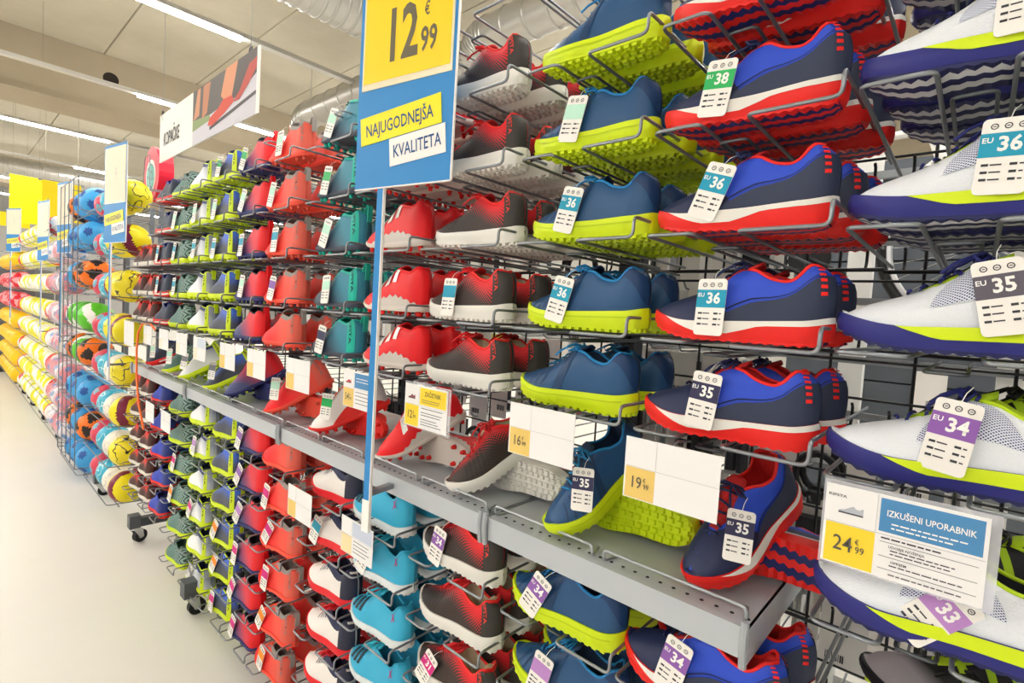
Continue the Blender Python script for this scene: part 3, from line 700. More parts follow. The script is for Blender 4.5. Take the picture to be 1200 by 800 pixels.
# ------------------------------------------------------------------ racks: uprights, wire grid, feet on castors
GY = 1.275
def upright_mesh():
    m = MB(); m.box((0, 0, 1.06), (.03, .05, 1.96))
    for k in range(36): m.box((0, -.0262, .2 + k * .052), (.010, .002, .026), 1)
    return m.mesh('upright', [plain('#3a3d42', .45, .4), plain('#0e0e10', .8)])
UPR = upright_mesh()
FOOT = MB().box((0, -.20, .125), (.045, .52, .05)).mesh('foot', plain('#4b5057', .45, .4))
CAP = MB().box((0, -.485, .135), (.062, .055, .075)).mesh('foot_cap', plain('#565a60', .5))
def fork_mesh():
    m = MB(); m.cyl((0, 0, .088), (0, 0, 1), .024, .012, 14)
    for sx in (-1, 1):
        m.add([(sx * .018, -.022, .086), (sx * .018, .028, .086), (sx * .018, .036, .03), (sx * .018, .012, .03), (sx * .021, -.022, .086), (sx * .021, .028, .086), (sx * .021, .036, .03), (sx * .021, .012, .03)],
              [(0, 1, 2, 3), (7, 6, 5, 4), (0, 4, 5, 1), (1, 5, 6, 2), (2, 6, 7, 3), (3, 7, 4, 0)])
    return m.mesh('fork', plain('#c6c8ca', .25, .9))
FORK = fork_mesh(); WHEEL = MB().cyl((0, .024, .0375), (1, 0, 0), .0375, .026, 22).mesh('wheel', [plain('#17181a', .5)], False)
HUBW = MB().cyl((0, .024, .0375), (1, 0, 0), .016, .030, 14).mesh('hub', plain('#8d9094', .4, .5))
def caster(root, x, y, rz):
    c = ob('caster', FORK, root, T(x, y, 0, 0, 0, rz)); ob('wheel', WHEEL, c); ob('hub', HUBW, c)
HW = {}
def hwire(w):
    if w not in HW: HW[w] = MB().tube([(0, 0, 0), (w, 0, 0)], .0028, 6).mesh('grid_wire', BLACKWIRE)
    return HW[w]
VW = MB().tube([(0, 0, .2), (0, 0, 2.05)], .0030, 6).mesh('grid_wire', BLACKWIRE)
def rack(x0, label, w=1.0, feet=True, ztop=2.06):
    o = thing('display_rack', label, 'rack', (x0, GY, 0), 'shoe racks')
    for x in (.017, w - .017): ob('upright', UPR, o, T(x, .03, 0))
    k = 0; z = .23
    while z < ztop:
        ob('grid_wire', hwire(w), o, T(0, 0, z)); z += .0835 if k % 2 else .079; k += 1
    n = 7
    for i in range(n): ob('grid_wire', VW, o, T((i + .5) * w / n, .005, 0))
    if feet:
        for x in (.10,):
            ob('foot', FOOT, o, T(x, .0, 0)); ob('foot_cap', CAP, o, T(x, 0, 0)); caster(o, x, -.475, random.uniform(-.3, .5)); caster(o, x, .05, 2.8)
        ob('top_bar', MB().box((w / 2, .03, 2.05), (w, .03, .03)).mesh('top_bar', plain('#6a6e74', .4, .5)), o)
        for x in (.25, .75):   # top outriggers
            ob('top_arm', MB().tube(fillet([(x * w, 0, 2.06), (x * w, -.48, 2.06), (x * w + .05, -.48, 2.06), (x * w + .05, 0, 2.06)], .01), .003, 6).mesh('top_arm', GREYWIRE), o)
rack(-3.73, 'dark wire grid rack behind the grey-green and white boots'); rack(-2.73, 'dark wire grid rack behind the coral boots')
rack(-1.73, 'dark wire grid rack behind the black and red trainers'); rack(-.73, 'dark wire grid rack behind the royal blue trainers'); rack(.27, 'dark wire grid rack past the white trainers')

# wire hooks the shoes lie across
def hook_meshes():
    r = .0031; b = GY - .004; f = .787
    toe = MB().tube(fillet([(.012, b, -.004), (.012, f, -.004), (.088, f, -.004), (.088, b, -.004)], .014), r, 6)
    heel = MB().tube(fillet([(.158, b, -.004), (.158, f, -.004), (.277, f, -.004), (.277, f, .030), (.277, b, .030)], .012), r, 6)
    lab = MB().tube(fillet([(.102, b, -.022), (.102, .835, -.022), (.144, .835, -.022), (.144, b, -.022)], .010), r * .85, 6)
    bar = MB().tube([(-.002, b, -.013), (.282, b, -.013)], .0042, 6)
    for x in (.03, .14, .25): bar.tube(fillet([(x, b, -.013), (x, b + .012, .0), (x, b + .012, .028), (x, b, .034)], .006, 2), .003, 5)
    return [('toe_loop', toe.mesh('toe_loop', GREYWIRE, True)), ('heel_loop', heel.mesh('heel_loop', GREYWIRE, True)), ('label_loop', lab.mesh('label_loop', plain('#606468', .4, .7), True)), ('back_bar', bar.mesh('back_bar', BLACKWIRE, True))]
HOOK = hook_meshes()
def hook(x, z, label):
    o = thing('wire_hook', label, 'hook', (x, 0, z), 'wire hooks under the shoes')
    for n, me in HOOK: ob(n, me, o)
for ci, (ku, kl, xu, xl, deep, nlow, dl) in enumerate(COLS):
    if ci == 12: xu += .01; xl += .01
    for r, z in enumerate(UP):
        if deep[r]: hook(xu - .008, z, 'grey wire hook under %s, %s row above grey shelf%s' % (' '.join(DESC[ku].split()[:5]), ORD[4 - r], ' end' if ci == 12 else ''))
    for r in range(nlow): hook(xl - .008, LOW[r], 'grey wire hook under %s, %s row below grey shelf%s' % (' '.join(DESC[kl].split()[:5]), ORD[r], ' end' if ci == 12 else ''))
for x, d in ((-.722, 'lime-soled'), (-1.037, 'black and red')): hook(x, 2.15, 'empty grey wire hook above the %s trainers' % d)
for r, z in enumerate(WNR): hook(-.15, z, 'grey wire hook under white trainers, %s from top' % ORD[r])

# ------------------------------------------------------------------ the grey shelf, in lengths, with wire guards along its edge
SZ = 1.06
def shelf(x0, x1, label):
    w = x1 - x0; o = thing('metal_shelf', label, 'shelf', (x0, 0, SZ), 'grey shelf lengths')
    m = MB(); g = .002; yf, yb = .80, GY - .012
    m.box((w / 2, (yf + yb) / 2, -.006), (w - g, yb - yf, .012)); m.box((w / 2, yf - .003, -.024), (w - g, .006, .048)); m.box((w / 2, yf + .012, -.046), (w - g, .03, .004))
    m.box((.004, (yf + yb) / 2, -.028), (.004, yb - yf, .056)); m.box((w - .004, (yf + yb) / 2, -.028), (.004, yb - yf, .056))
    ob('tray', m.mesh('tray', SHELFGREY), o)
    for x in (.006, w - .006): ob('end_clip', MB().tube(fillet([(x, yf - .010, .012), (x, yf - .014, -.02), (x, yf - .008, -.058)], .01), .006, 8).mesh('end_clip', plain('#a6abb1', .4, .4)), o)
    hm = MB(); n = int(w / .0235)
    for k in range(n): hm.cyl(((k + .5) * w / n, yf + .022, .0005), (0, 0, 1), .0034, .0006, 8)
    for k in range(4): hm.box((w * (k + .5) / 4, yb - .03, .0003), (.10, .010, .0004))
    for k in range(int(w / .05)): hm.box((.03 + k * .05, yb - .07, .0003), (.010, .03, .0004))
    ob('perforations', hm.mesh('perforations', plain('#2c2e32', .8)), o, kind='stuff')
    k = max(1, round(w / .265)); gl = w / k
    for i in range(k):
        a, b = i * gl + .012, (i + 1) * gl - .012
        ob('wire_guard', MB().tube(fillet([(a + .01, yf + .05, .004), (a, yf + .012, .003), (a, yf + .012, .022), (b, yf + .012, .022), (b, yf + .012, .003), (b - .01, yf + .05, .004)], .010), .0030, 6).mesh('wire_guard', plain('#b1b6bb', .35, .7), True), o)
    for x in (.1, w - .1): ob('bracket', MB().box((x, (yf + yb) / 2 + .08, -.045), (.006, .36, .05)).mesh('bracket', plain('#55595f', .5, .4)), o)
shelf(-.758, -.212, 'short grey metal shelf under the blue display trainers'); shelf(-1.76, -.760, 'grey metal shelf under the red display boots')
shelf(-2.762, -1.762, 'grey metal shelf under the coral and navy display boots'); shelf(-3.764, -2.764, 'grey metal shelf under the white and grey-green display shoes')
# display pairs: one shoe stands toe down, heel up over its mate that lies on its side
DISP = [('rb', 815, 690, 66, 33, '35'), ('lb', 645, 632, 66, 36, '35'), ('br', 525, 582, 62, 30, None), ('ad', 442, 545, 58, 30, None), ('wb', 358, 512, 50, 24, '38x'), ('sa', 303, 490, 52, 30, '37x'), ('nc', 266, 469, 52, 28, None), ('bl', 242, 459, 50, 26, '29x'),
        ('wl', 208, 447, 48, 28, '29x'), ('gl', 190, 439, 48, 26, '37x'), ('nr', 175, 430, 48, 24, '37x')]
for key, px, py, th, pt, tg in DISP:
    p = on_z(px, py, SZ); F = MODEL[key].F; th, pt = math.radians(th), math.radians(pt)
    yb = max(p[1], .825) + .128 * math.sin(th) * math.cos(pt) + .012
    A = Matrix.Translation((p[0], max(p[1], .828), SZ - .003 + (.006 if F.th(0) < .015 else 0))) @ Euler((0, 0, th)).to_matrix().to_4x4() @ Euler((0, -pt, 0)).to_matrix().to_4x4()
    lw = A @ Vector((F.L * .44, -F.W * .55, F.H(.44) + .004)); tm = A.inverted() @ (Matrix.Translation(lw + Vector((.022, -.034, .012))) @ Euler((-.12, random.uniform(-.1, .1), .35)).to_matrix().to_4x4() @ Matrix.Scale(.82, 4))
    shoe(key, A, '%s standing toe down on the grey shelf' % DESC[key], 'display shoes', tg, tm)
    B = Matrix.Translation((p[0] - (.075 if key == 'rb' else .05) + .03 * math.cos(th), yb + .004, SZ + F.W + .005)) @ Euler((-PI / 2, 0, 0)).to_matrix().to_4x4()
    shoe(key, B, '%s lying on its side on the grey shelf' % DESC[key], 'display shoes', None, None, ('laces',))

# ------------------------------------------------------------------ price cards
TAN = plain('#e6c46e', .5); YEL = plain('#f2d136', .5); SKY = plain('#4a86b8', .5); LINE = plain('#b9b9bd', .6); TXTG = plain('#5a564c', .6)
def letters(o, body, x, z, size, m, bold=.01, sx=1.0, y=-.0022, align='CENTER', rot=0):
    return ob('lettering', text_mesh(body, size, m, bold, sx, align), o, T(x, y, z, 0, rot, 0))
def card(x, y, ztop, label, price=None, cents=None, pcol=TAN, head=None, headcol=None, big=1.0, tilt=0.0, ry=0.0, sleeve=False, rz=.0):
    o = thing('price_card', label, 'price card', (x, y, ztop), 'price cards on the hooks'); o.rotation_euler = (tilt, ry, rz)
    W, H = .155 * big, .100 * big
    ob('sheet', MB().box((W / 2, 0, -H / 2), (W, .0016, H)).mesh('sheet', CARD), o)
    ob('clip', MB().tube(fillet([(W / 2, .001, -.004), (W / 2, .02, .003), (W / 2, .072, -.004)], .006), .0022, 5).mesh('clip', GREYWIRE), o)
    w1 = W * .345
    ob('price_field', MB().box((w1 / 2 + .002, -.0009, -H * .735), (w1 - .002, .0006, H * .50)).mesh('price_field', pcol), o)
    if head: ob('header', MB().box(((W + w1) / 2, -.0009, -H * .24), (W - w1 - .008, .0006, H * .40)).mesh('header', headcol), o)
    ln = MB(); ln.box((w1 + .001, -.0009, -H * .24), (.0006, .0005, H * .46)); ln.box((W / 2, -.0009, -H * .475), (W * .98, .0005, .0006))
    ob('rule', ln.mesh('rule', LINE), o, kind='stuff')
    if price:
        letters(o, price, w1 * .42, -H * .73, .027 * big, TXTG, .006, .8); letters(o, cents, w1 * .76, -H * .765, .0125 * big, TXTG, .006, .8); letters(o, '€', w1 * .70, -H * .665, .009 * big, TXTG, .006, .8)
    if sleeve:
        m, nt, b = new_mat('clear_plastic'); b.inputs['Base Color'].default_value = (.9, .9, .98, 1); b.inputs['Alpha'].default_value = .28; b.inputs['Roughness'].default_value = .15
        ob('sleeve', MB().box((W / 2 + .003, .0014, -H / 2 + .001), (W + .012, .0008, H + .008)).mesh('sleeve', m), o)
    return o, W, H, w1
def textlines(o, x0, x1, zs, hgt, m=INK):
    t = MB()
    for i, z in enumerate(zs):
        x = x0
        rnd = random.Random(i * 7 + int(abs(z) * 1e4))
        end = x0 + (x1 - x0) * rnd.uniform(.7, 1)
        while x < end:
            wd = min(rnd.uniform(.003, .009), end - x); t.box((x + wd / 2, -.0011, z), (wd, .0004, hgt)); x += wd + .0014
    ob('fine_print', t.mesh('fine_print', m), o, kind='stuff')
CY = .762
card(-.675, CY, 1.326, 'white price card reading 16 before the lime-soled trainers', '16', '99')
card(-.416, CY, 1.311, 'white price card reading 19 before the red-soled display trainer', '19', '99')
o, W, H, w1 = card(-.128, CY, 1.310, 'price card with blue header under the white trainers', '24', '99', YEL, True, SKY, sleeve=True)
letters(o, 'IZKUŠENI UPORABNIK', (W + w1) / 2, -.021, .0105, WHITE, .012, .76, -.0016)
textlines(o, w1 + .016, W - .016, (-.033, -.038), .0016, WHITE)
letters(o, 'KIPSTA', .013, -.013, .0048, INK, .01, 1.3, -.0022)
letters(o, 'UDOBJE NOŠENJA', w1 + .032, -.0605, .0042, INK, .012, 1, -.0022); letters(o, 'OPRIJEM', w1 + .026, -.0785, .0042, INK, .012, 1, -.0022)
textlines(o, w1 + .007, W - .02, (-.0515,), .0017); textlines(o, w1 + .017, W - .01, (-.065, -.069, -.083, -.094), .0012)
ob('rules', MB().box(((W + w1) / 2, -.0011, -.056), (W - w1 - .012, .0004, .0004)).box(((W + w1) / 2, -.0011, -.0735), (W - w1 - .012, .0004, .0004)).box(((W + w1) / 2, -.0011, -.0885), (W - w1 - .012, .0004, .0004)).mesh('rules', INK), o, kind='stuff')
def mini_shoe(o, x, z, s, col):
    F = [(0, .1), (.03, .24), (.25, .34), (.48, .62), (.60, .74), (.68, .56), (.84, .50), (.97, .70), (1, .66), (1, .1)]
    up = MB().add([(x + a * s, -.0013, z + b * s * .55) for a, b in F], [tuple(range(len(F)))]); mm = MB(); mm.add([(x + a * s, -.0013, z + b * s * .55) for a, b in F], [tuple(range(len(F)))])
    ob('shoe_picture', mm.mesh('shoe_picture', plain(col, .6)), o); ob('shoe_picture', MB().box((x + s / 2, -.0014, z + .03 * s), (s, .0004, s * .07)).mesh('shoe_picture', plain('#4a4a52', .6)), o)
mini_shoe(o, .015, -.034, .026, '#b4b8c2')
o, W, H, w1 = card(-1.018, CY, 1.318, 'price card with yellow header before the red display boot', '12', '99', YEL, True, YEL, sleeve=True)
letters(o, 'ZAČETNIK', (W + w1) / 2, -.018, .015, plain('#5c5a3a', .6), .012, .8, -.0016); textlines(o, w1 + .012, W - .012, (-.032, -.037), .0016, TXTG); textlines(o, w1 + .010, W - .015, (-.052, -.062, -.068, -.078, -.084, -.090), .0016); mini_shoe(o, .014, -.034, .026, '#8a4a52')
o, W, H, w1 = card(-1.302, CY, 1.317, 'price card with blue header behind the sign pole', '54', '99', TAN, True, SKY); mini_shoe(o, .014, -.034, .026, '#c04a4a'); textlines(o, w1 + .012, W - .015, (-.018, -.026), .002, WHITE); textlines(o, w1 + .010, W - .015, (-.055, -.065, -.075, -.085), .0016)
for x, d, pc in ((-1.655, 'before the white display boot', True), (-1.972, 'before the coral display boot', True), (-2.245, 'before the slate display boot', True), (-2.565, 'before the blue and charcoal display boot', False), (-2.81, 'before the white and lime display boot', False), (-3.09, 'before the grey-green display trainer', False), (-3.382, 'before the charcoal navy display trainer', False)):
    o, W, H, w1 = card(x, CY, 1.315, 'pale price card hanging ' + d, None, None, TAN if pc else plain('#efe3cf', .5), not pc and x == -2.565, plain('#cdd6e4', .5), ry=.0)
card(-3.82, CY, 1.318, 'larger plain white price card beside the orange strap', None, None, CARD, big=1.45)
for x, d, pc in ((-1.61, 'under the white trainers with navy collars', TAN), (-3.025, 'low before the white boots', CARD), (-3.31, 'low before the grey-green trainers', CARD)):
    card(x, CY, .912, 'pale price card hanging ' + d, None, None, pc)
o, W, H, w1 = card(-1.28, CY, .912, 'pale price card with grey-blue header over the cyan trainers', None, None, plain('#efd9a8', .5), True, plain('#c3cbdd', .5)); textlines(o, w1 + .010, W - .015, (-.055, -.065, -.075, -.085), .0016)

# ------------------------------------------------------------------ flag signs on poles
BLUE = plain('#2f86c8', .45); SIGNY = plain('#f4d21c', .4)
def flag_sign(x, y, label, full=True, yaw=10, z0=1.78, zh=.58, pole=True, foot=.94):
    o = thing('price_sign', label, 'sign', (x, y, 0), 'blue price signs along the racks'); o.rotation_euler = (0, 0, math.radians(yaw))
    ob('board', MB().box((.058, .0, z0 + zh / 2), (.300, .004, zh)).mesh('board', [BLUE]), o)
    ob('edge', MB().box((.209, .0, z0 + zh / 2), (.003, .005, zh)).mesh('edge', WHITE), o)
    ob('edge', MB().box((.058, .0, z0 - .0015), (.300, .005, .003)).mesh('edge', WHITE), o)
    ob('pocket', MB().box((.060, -.0032, z0 + .232 + .165), (.278, .002, .33)).mesh('pocket', plain('#e9dfc0', .3)), o)
    ob('price_sheet', MB().box((.060, -.0046, z0 + .242 + .163), (.266, .001, .316)).mesh('price_sheet', SIGNY if full else plain('#e8dcc4', .5)), o)
    G = plain('#6b6250', .6) if full else plain('#cfc5b8', .6)
    if full:
        letters(o, '12', .046, z0 + .338, .165, G, .024, .64, -.0056); letters(o, '99', .130, z0 + .312, .074, G, .022, .66, -.0056); letters(o, '€', .122, z0 + .378, .040, G, .012, .62, -.0056)
    else: letters(o, '9', .075, z0 + .40, .11, G, .0, .6, -.0056)
    sl = math.radians(-5.5)
    ob('slogan_box', MB().box((0, -.0034, 0), (.252, .0012, .066)).mesh('slogan_box', plain('#f6e41a', .4)), o, T(.049, 0, z0 + .146, 0, sl, 0)); ob('slogan_box', MB().box((0, -.0034, 0), (.168, .0012, .064)).mesh('slogan_box', WHITE), o, T(.107, 0, z0 + .084, 0, sl, 0))
    D = plain('#1d4d84', .5)
    letters(o, 'NAJUGODNEJŠA', .047, z0 + .143, .041, D, .008, .70, -.0046, 'CENTER', sl); letters(o, 'KVALITETA', .107, z0 + .083, .041, D, .008, .70, -.0046, 'CENTER', sl)
    for hx in (-.06, .17): ob('hook', MB().tube([(hx + .01 * math.cos(a), 0, z0 + zh + .008 + .012 * math.sin(a)) for a in [k * PI / 6 for k in range(-2, 8)]], .0016, 5).mesh('hook', GREYWIRE), o)
    if pole:
        ob('pole', MB().box((-.006, .004, (z0 + .05 + 1.02) / 2), (.020, .007, z0 + .05 - 1.02)).mesh('pole', BLUE), o); ob('pole_edge', MB().box((.005, .004, (z0 + .05 + 1.02) / 2), (.003, .0075, z0 + .05 - 1.02)).mesh('pole_edge', WHITE), o)
        ob('pole_foot', MB().box((-.006, .004, (1.02 + foot) / 2), (.024, .009, 1.02 - foot)).mesh('pole_foot', WHITE), o)
        ob('pole_clamp', MB().box((-.006, .045, 1.035), (.018, .08, .012)).mesh('pole_clamp', GREYWIRE), o)
flag_sign(-1.08, .71, 'blue sign with yellow 12.99 price beside the red boots')
flag_sign(-3.95, .71, 'pale-priced blue sign at the start of the balls', False); flag_sign(-5.78, .71, 'pale-priced blue sign beside the spotted ball cage', False)
flag_sign(-6.95, .70, 'pale-priced blue sign before the bagged balls', False, z0=1.74); flag_sign(-9.9, .69, 'pale-priced blue sign by the yellow balls', False, z0=1.93, yaw=24)

# ------------------------------------------------------------------ hanging banner
p0 = on_y(188, 160, .9); p1 = on_y(304, 95, .9); BW = p1[0] - p0[0]; BZ0 = 2.268; BH = .275
o = thing('hanging_banner', 'white hanging banner with a photograph of a red boot', 'banner', (p0[0], .9, BZ0))
ob('panel', MB().box((BW / 2, 0, BH / 2), (BW, .006, BH)).mesh('panel', plain('#efece4', .5)), o)
letters(o, 'KOPAČKE', BW * .163, BH * .42, .105, plain('#3a3838', .6), .014, .62, -.0045)
def flat(name, pts, col, y):
    n = len(pts); vs = [(BW * a, y, BH * b) for a, b in pts]; m = MB(); m.add(vs, [tuple(range(n))]); ob(name, m.mesh(name, plain(col, .6)), o)
flat('photograph', [(.42, 0), (.985, 0), (.985, 1), (.42, 1)], '#c9c6cf', -.0034)
flat('photograph', [(.42, .35), (.70, .42), (.985, .62), (.985, 1), (.42, 1)], '#5a5450', -.0036)
flat('photograph', [(.43, .45), (.47, .98), (.50, .98), (.49, .50)], '#c98d6a', -.0038); flat('photograph', [(.52, .40), (.53, .98), (.60, .98), (.57, .46)], '#b87a58', -.0038)
flat('photograph', [(.42, .26), (.60, .30), (.60, .40), (.42, .46)], '#8a9a6a', -.0037)
flat('photograph', [(.70, .60), (.74, 1), (.84, 1), (.80, .46), (.73, .50)], '#d08a62', -.0040); flat('photograph', [(.79, .42), (.84, 1), (.985, 1), (.985, .62), (.86, .45)], '#4c4240', -.0041)
flat('photograph', [(.58, .22), (.60, .34), (.68, .42), (.72, .52), (.80, .50), (.815, .38), (.74, .28), (.63, .18)], '#c8432f', -.0044)
flat('photograph', [(.80, .38), (.86, .50), (.93, .82), (.985, .86), (.985, .70), (.93, .52), (.86, .36)], '#b03a2c', -.0043)
flat('photograph', [(.60, .12), (.985, .30), (.985, .36), (.60, .18)], '#4d464a', -.0042)
for hx in (.03, .93): ob('hook', MB().tube([(BW * hx + .014 * math.cos(a), 0, BH - .005 + .028 * math.sin(a)) for a in [k * PI / 6 for k in range(-3, 8)]], .004, 6).mesh('hook', plain('#4a4a4c', .4, .6)), o)
for hx in (.03, .93): ob('hanging_wire', MB().tube([(BW * hx, 0, BH + .02), (BW * hx, 0, ZC - BZ0)], .0011, 4).mesh('hanging_wire', GREYWIRE), o)

# ------------------------------------------------------------------ balls
PH = (1 + 5 ** .5) / 2
PENT = [Vector(v).normalized() for v in [(0, s * 1, t * PH) for s in (-1, 1) for t in (-1, 1)] + [(s * 1, t * PH, 0) for s in (-1, 1) for t in (-1, 1)] + [(s * PH, 0, t * 1) for s in (-1, 1) for t in (-1, 1)]]
HEXC = [Vector(v).normalized() for v in [(a, b, c) for a in (-1, 1) for b in (-1, 1) for c in (-1, 1)] + [(0, s / PH, t * PH) for s in (-1, 1) for t in (-1, 1)] + [(s / PH, t * PH, 0) for s in (-1, 1) for t in (-1, 1)] + [(s * PH, 0, t / PH) for s in (-1, 1) for t in (-1, 1)]]
def ball_parts(r, mode='panel', seams=True):
    """mode panel: pentagon patches; dots: round spots; stripe: bands round the ball; none"""
    bm = bmesh.new(); bmesh.ops.create_icosphere(bm, subdivisions=4 if mode != 'bag' else 3, radius=1); A = MB(); B = MB(); V = []
    info = []
    for v in bm.verts:
        d = v.co.normalized(); dp = sorted([(d.dot(c) * 1.0, 1) for c in PENT] + [(d.dot(c) * .985 + .0, 0) for c in HEXC], reverse=True)[:2]
        k = 1 - .022 * max(0, 1 - (dp[0][0] - dp[1][0]) / .035) if seams else 1
        V.append(d * r * k); info.append((dp[0][1], d))
    for f in bm.faces:
        idx = [v.index for v in f.verts]; c = sum((info[i][1] for i in idx), Vector()).normalized()
        if mode == 'panel': sp = max(c.dot(q) for q in PENT) > max(c.dot(q) for q in HEXC) * .985
        elif mode == 'dots': sp = max(c.dot(q) for q in PENT) > math.cos(.27)
        elif mode == 'stripe': sp = abs(c.x * .94 + c.z * .3 - .15) < .26
        else: sp = False
        (B if sp else A).add([V[i] * (1.004 if sp else 1) for i in idx], [(0, 1, 2)])
    bm.free()
    def weld(m):
        key = {}; vs = []; fs = []
        for f in m.f:
            g = []
            for i in f:
                k = tuple(round(x, 5) for x in m.v[i])
                if k not in key: key[k] = len(vs); vs.append(m.v[i])
                g.append(key[k])
            fs.append(tuple(g))
        q = MB(); q.add(vs, fs); return q
    return weld(A), (weld(B) if B.f else None)
BALLM = {}
def ball_tmpl(kind, r, mode, c1, c2, rough=.35, print_ink=None):
    A, B = ball_parts(r, mode); m1 = plain(c1, rough) if not print_ink else scribble(c1, print_ink)
    BALLM[kind] = (A.mesh('ball_skin', m1, True), B.mesh('ball_patches', plain(c2, rough), True) if B else None, r)
def scribble(c1, c2, lo=.06):
    m, nt, b = new_mat('printed_ball'); tc = nt.nodes.new('ShaderNodeTexCoord'); n = nt.nodes.new('ShaderNodeTexNoise'); n.inputs['Scale'].default_value = 16; n.inputs['Detail'].default_value = 1
    nt.links.new(tc.outputs['Object'], n.inputs['Vector']); d = math_node(nt, 'ABSOLUTE', math_node(nt, 'SUBTRACT', n.outputs[0], .5)); f = math_node(nt, 'LESS_THAN', d, lo * .35)
    mx = nt.nodes.new('ShaderNodeMix'); mx.data_type = 'RGBA'; nt.links.new(f, mx.inputs[0]); mx.inputs[6].default_value = (*lin(c1), 1); mx.inputs[7].default_value = (*lin(c2), 1); nt.links.new(mx.outputs[2], b.inputs['Base Color']); b.inputs['Roughness'].default_value = .35
    return m
ball_tmpl('yellow', .104, 'stripe', '#f2e01c', '#7a1f3c', print_ink=None); ball_tmpl('scrawl', .104, 'none', '#f2e01c', '#22241a', print_ink='#2b2b18'); ball_tmpl('white', .098, 'none', '#ece6dc', '#5a5a60', print_ink='#cfc8be'); ball_tmpl('cyan', .098, 'none', '#3fb0cf', '#1f6f90', print_ink='#bfe6ea')
ball_tmpl('pink', .098, 'dots', '#d8455c', '#6fa8bd'); ball_tmpl('blue', .118, 'dots', '#3f9fdc', '#22549c'); ball_tmpl('orange', .118, 'panel', '#f0761c', '#2c2420'); ball_tmpl('green', .118, 'stripe', '#5cc22c', '#eef0ea')
ball_tmpl('striped', .108, 'stripe', '#f3f0e6', '#e5e01e', print_ink='#c9d6b0'); ball_tmpl('redend', .108, 'stripe', '#f2ece4', '#e0302a'); ball_tmpl('plainyellow', .125, 'none', '#f3c81a', '#d8a812'); ball_tmpl('red', .125, 'panel', '#d81f34', '#f0a3a8'); ball_tmpl('lemon', .108, 'stripe', '#e9e22a', '#f4f2ea'); ball_tmpl('bagball', .098, 'dots', '#d8546a', '#3f62b0'); ball_tmpl('bagwhite', .098, 'dots', '#efe6ea', '#3f86c4')
BD = dict(yellow='yellow ball with maroon band', scrawl='yellow ball scrawled with black lines', white='white leather ball', cyan='turquoise printed ball', pink='rose ball with blue-grey dots', blue='sky blue ball with dark dots', orange='orange ball with black patches', green='green ball with white band',
          striped='white and yellow ball', redend='white ball with red band', plainyellow='plain yellow play ball', red='red panelled ball', lemon='lemon ball with white band', bagball='rose dotted ball in a clear bag', bagwhite='white dotted ball in a clear bag')
def bag_mesh():
    bm = bmesh.new(); bmesh.ops.create_icosphere(bm, subdivisions=3, radius=.112); rnd = random.Random(3); m = MB()
    vs = []
    for v in bm.verts:
        k = 1 + rnd.uniform(-.05, .06); p = v.co * k
        if p.z > .06: p.x *= 1 - (p.z - .06) * 9; p.y *= 1 - (p.z - .06) * 9; p.z *= 1.25
        vs.append(p)
    m.add(vs, [tuple(v.index for v in f.verts) for f in bm.faces]); bm.free()
    mt, nt, b = new_mat('clear_bag'); b.inputs['Base Color'].default_value = (1, .97, .98, 1); b.inputs['Alpha'].default_value = .22; b.inputs['Roughness'].default_value = .12
    return m.mesh('bag', mt)
BAG = bag_mesh()
def ball(kind, x, y, z, where):
    A, B, r = BALLM[kind]; o = thing('ball', '%s, %s' % (BD[kind], where), 'ball', (x, y, z - r), 'balls on the racks')
    q = T(0, 0, r, random.uniform(0, 6), random.uniform(0, 6), random.uniform(0, 6))
    if kind in ('yellow', 'striped', 'redend', 'green', 'lemon'): q = T(0, 0, r, random.uniform(-.4, .4), random.uniform(-.5, .5), random.uniform(-.5, .9))
    ob('ball_skin', A, o, q)
    if B: ob('ball_patches', B, o, q, kind='stuff') if kind in ('pink', 'blue', 'orange', 'red', 'bagball', 'bagwhite') else ob('ball_band', B, o, q)
    if kind.startswith('bag'): ob('bag', BAG, o, T(0, 0, r, 0, 0, random.uniform(0, 6)))
ROWZ = [.215, .455, .71, .97, 1.235, 1.52, 1.81, 2.09]; BY = .84
LEVEL = ['bottom row', 'second row up', 'third row up', 'fourth row up', 'fifth row up', 'sixth row up', 'seventh row up', 'top row']
def ball_rack(x0, x1, label, zs, r=.118, cage=False, casters=()):
    o = thing('ball_rack', label, 'rack', (x0, 0, 0), 'ball racks'); w = x1 - x0
    for x in (.02, w - .02): ob('upright', MB().box((x, 1.16, 1.12), (.03, .03, 2.08)).mesh('upright', plain('#6f757b', .4, .5)), o)
    for z in zs:
        zz = z - r * .86
        for y in (BY - .062, BY + .062, 1.14): ob('rail', MB().tube([(.0, y, zz), (w, y, zz)], .0036, 6).mesh('rail', plain('#777c82', .4, .6)), o)
        ob('front_rail', MB().tube(fillet([(.006, 1.14, zz), (.006, BY - .125, zz + .02), (w - .006, BY - .125, zz + .02), (w - .006, 1.14, zz)], .02), .0032, 6).mesh('front_rail', plain('#777c82', .4, .6)), o)
    if cage:
        for x in [w * k / 4 for k in range(5)]:
            for y in ((BY - .14,) if 0 < x < w else (BY - .14, 1.0)): ob('cage_wire', MB().tube([(x, y, .13), (x, y, 2.32)], .0035, 6).mesh('cage_wire', plain('#70757a', .4, .6)), o)
        for z in (.13, .62, 1.08, 1.62, 2.31): ob('cage_hoop', MB().tube([(0, BY - .14, z), (w, BY - .14, z), (w, 1.0, z), (0, 1.0, z)], .0035, 6, True).mesh('cage_hoop', plain('#70757a', .4, .6)), o)
    for cx in casters:
        ob('foot', FOOT, o, T(cx - x0, GY, 0)); ob('foot_cap', CAP, o, T(cx - x0, GY, 0)); caster(o, cx - x0, .80, random.uniform(-.4, .4))
ball_rack(-4.74, -3.945, 'grey wire rack of yellow, white and turquoise balls', ROWZ, r=.098, casters=(-4.64,))
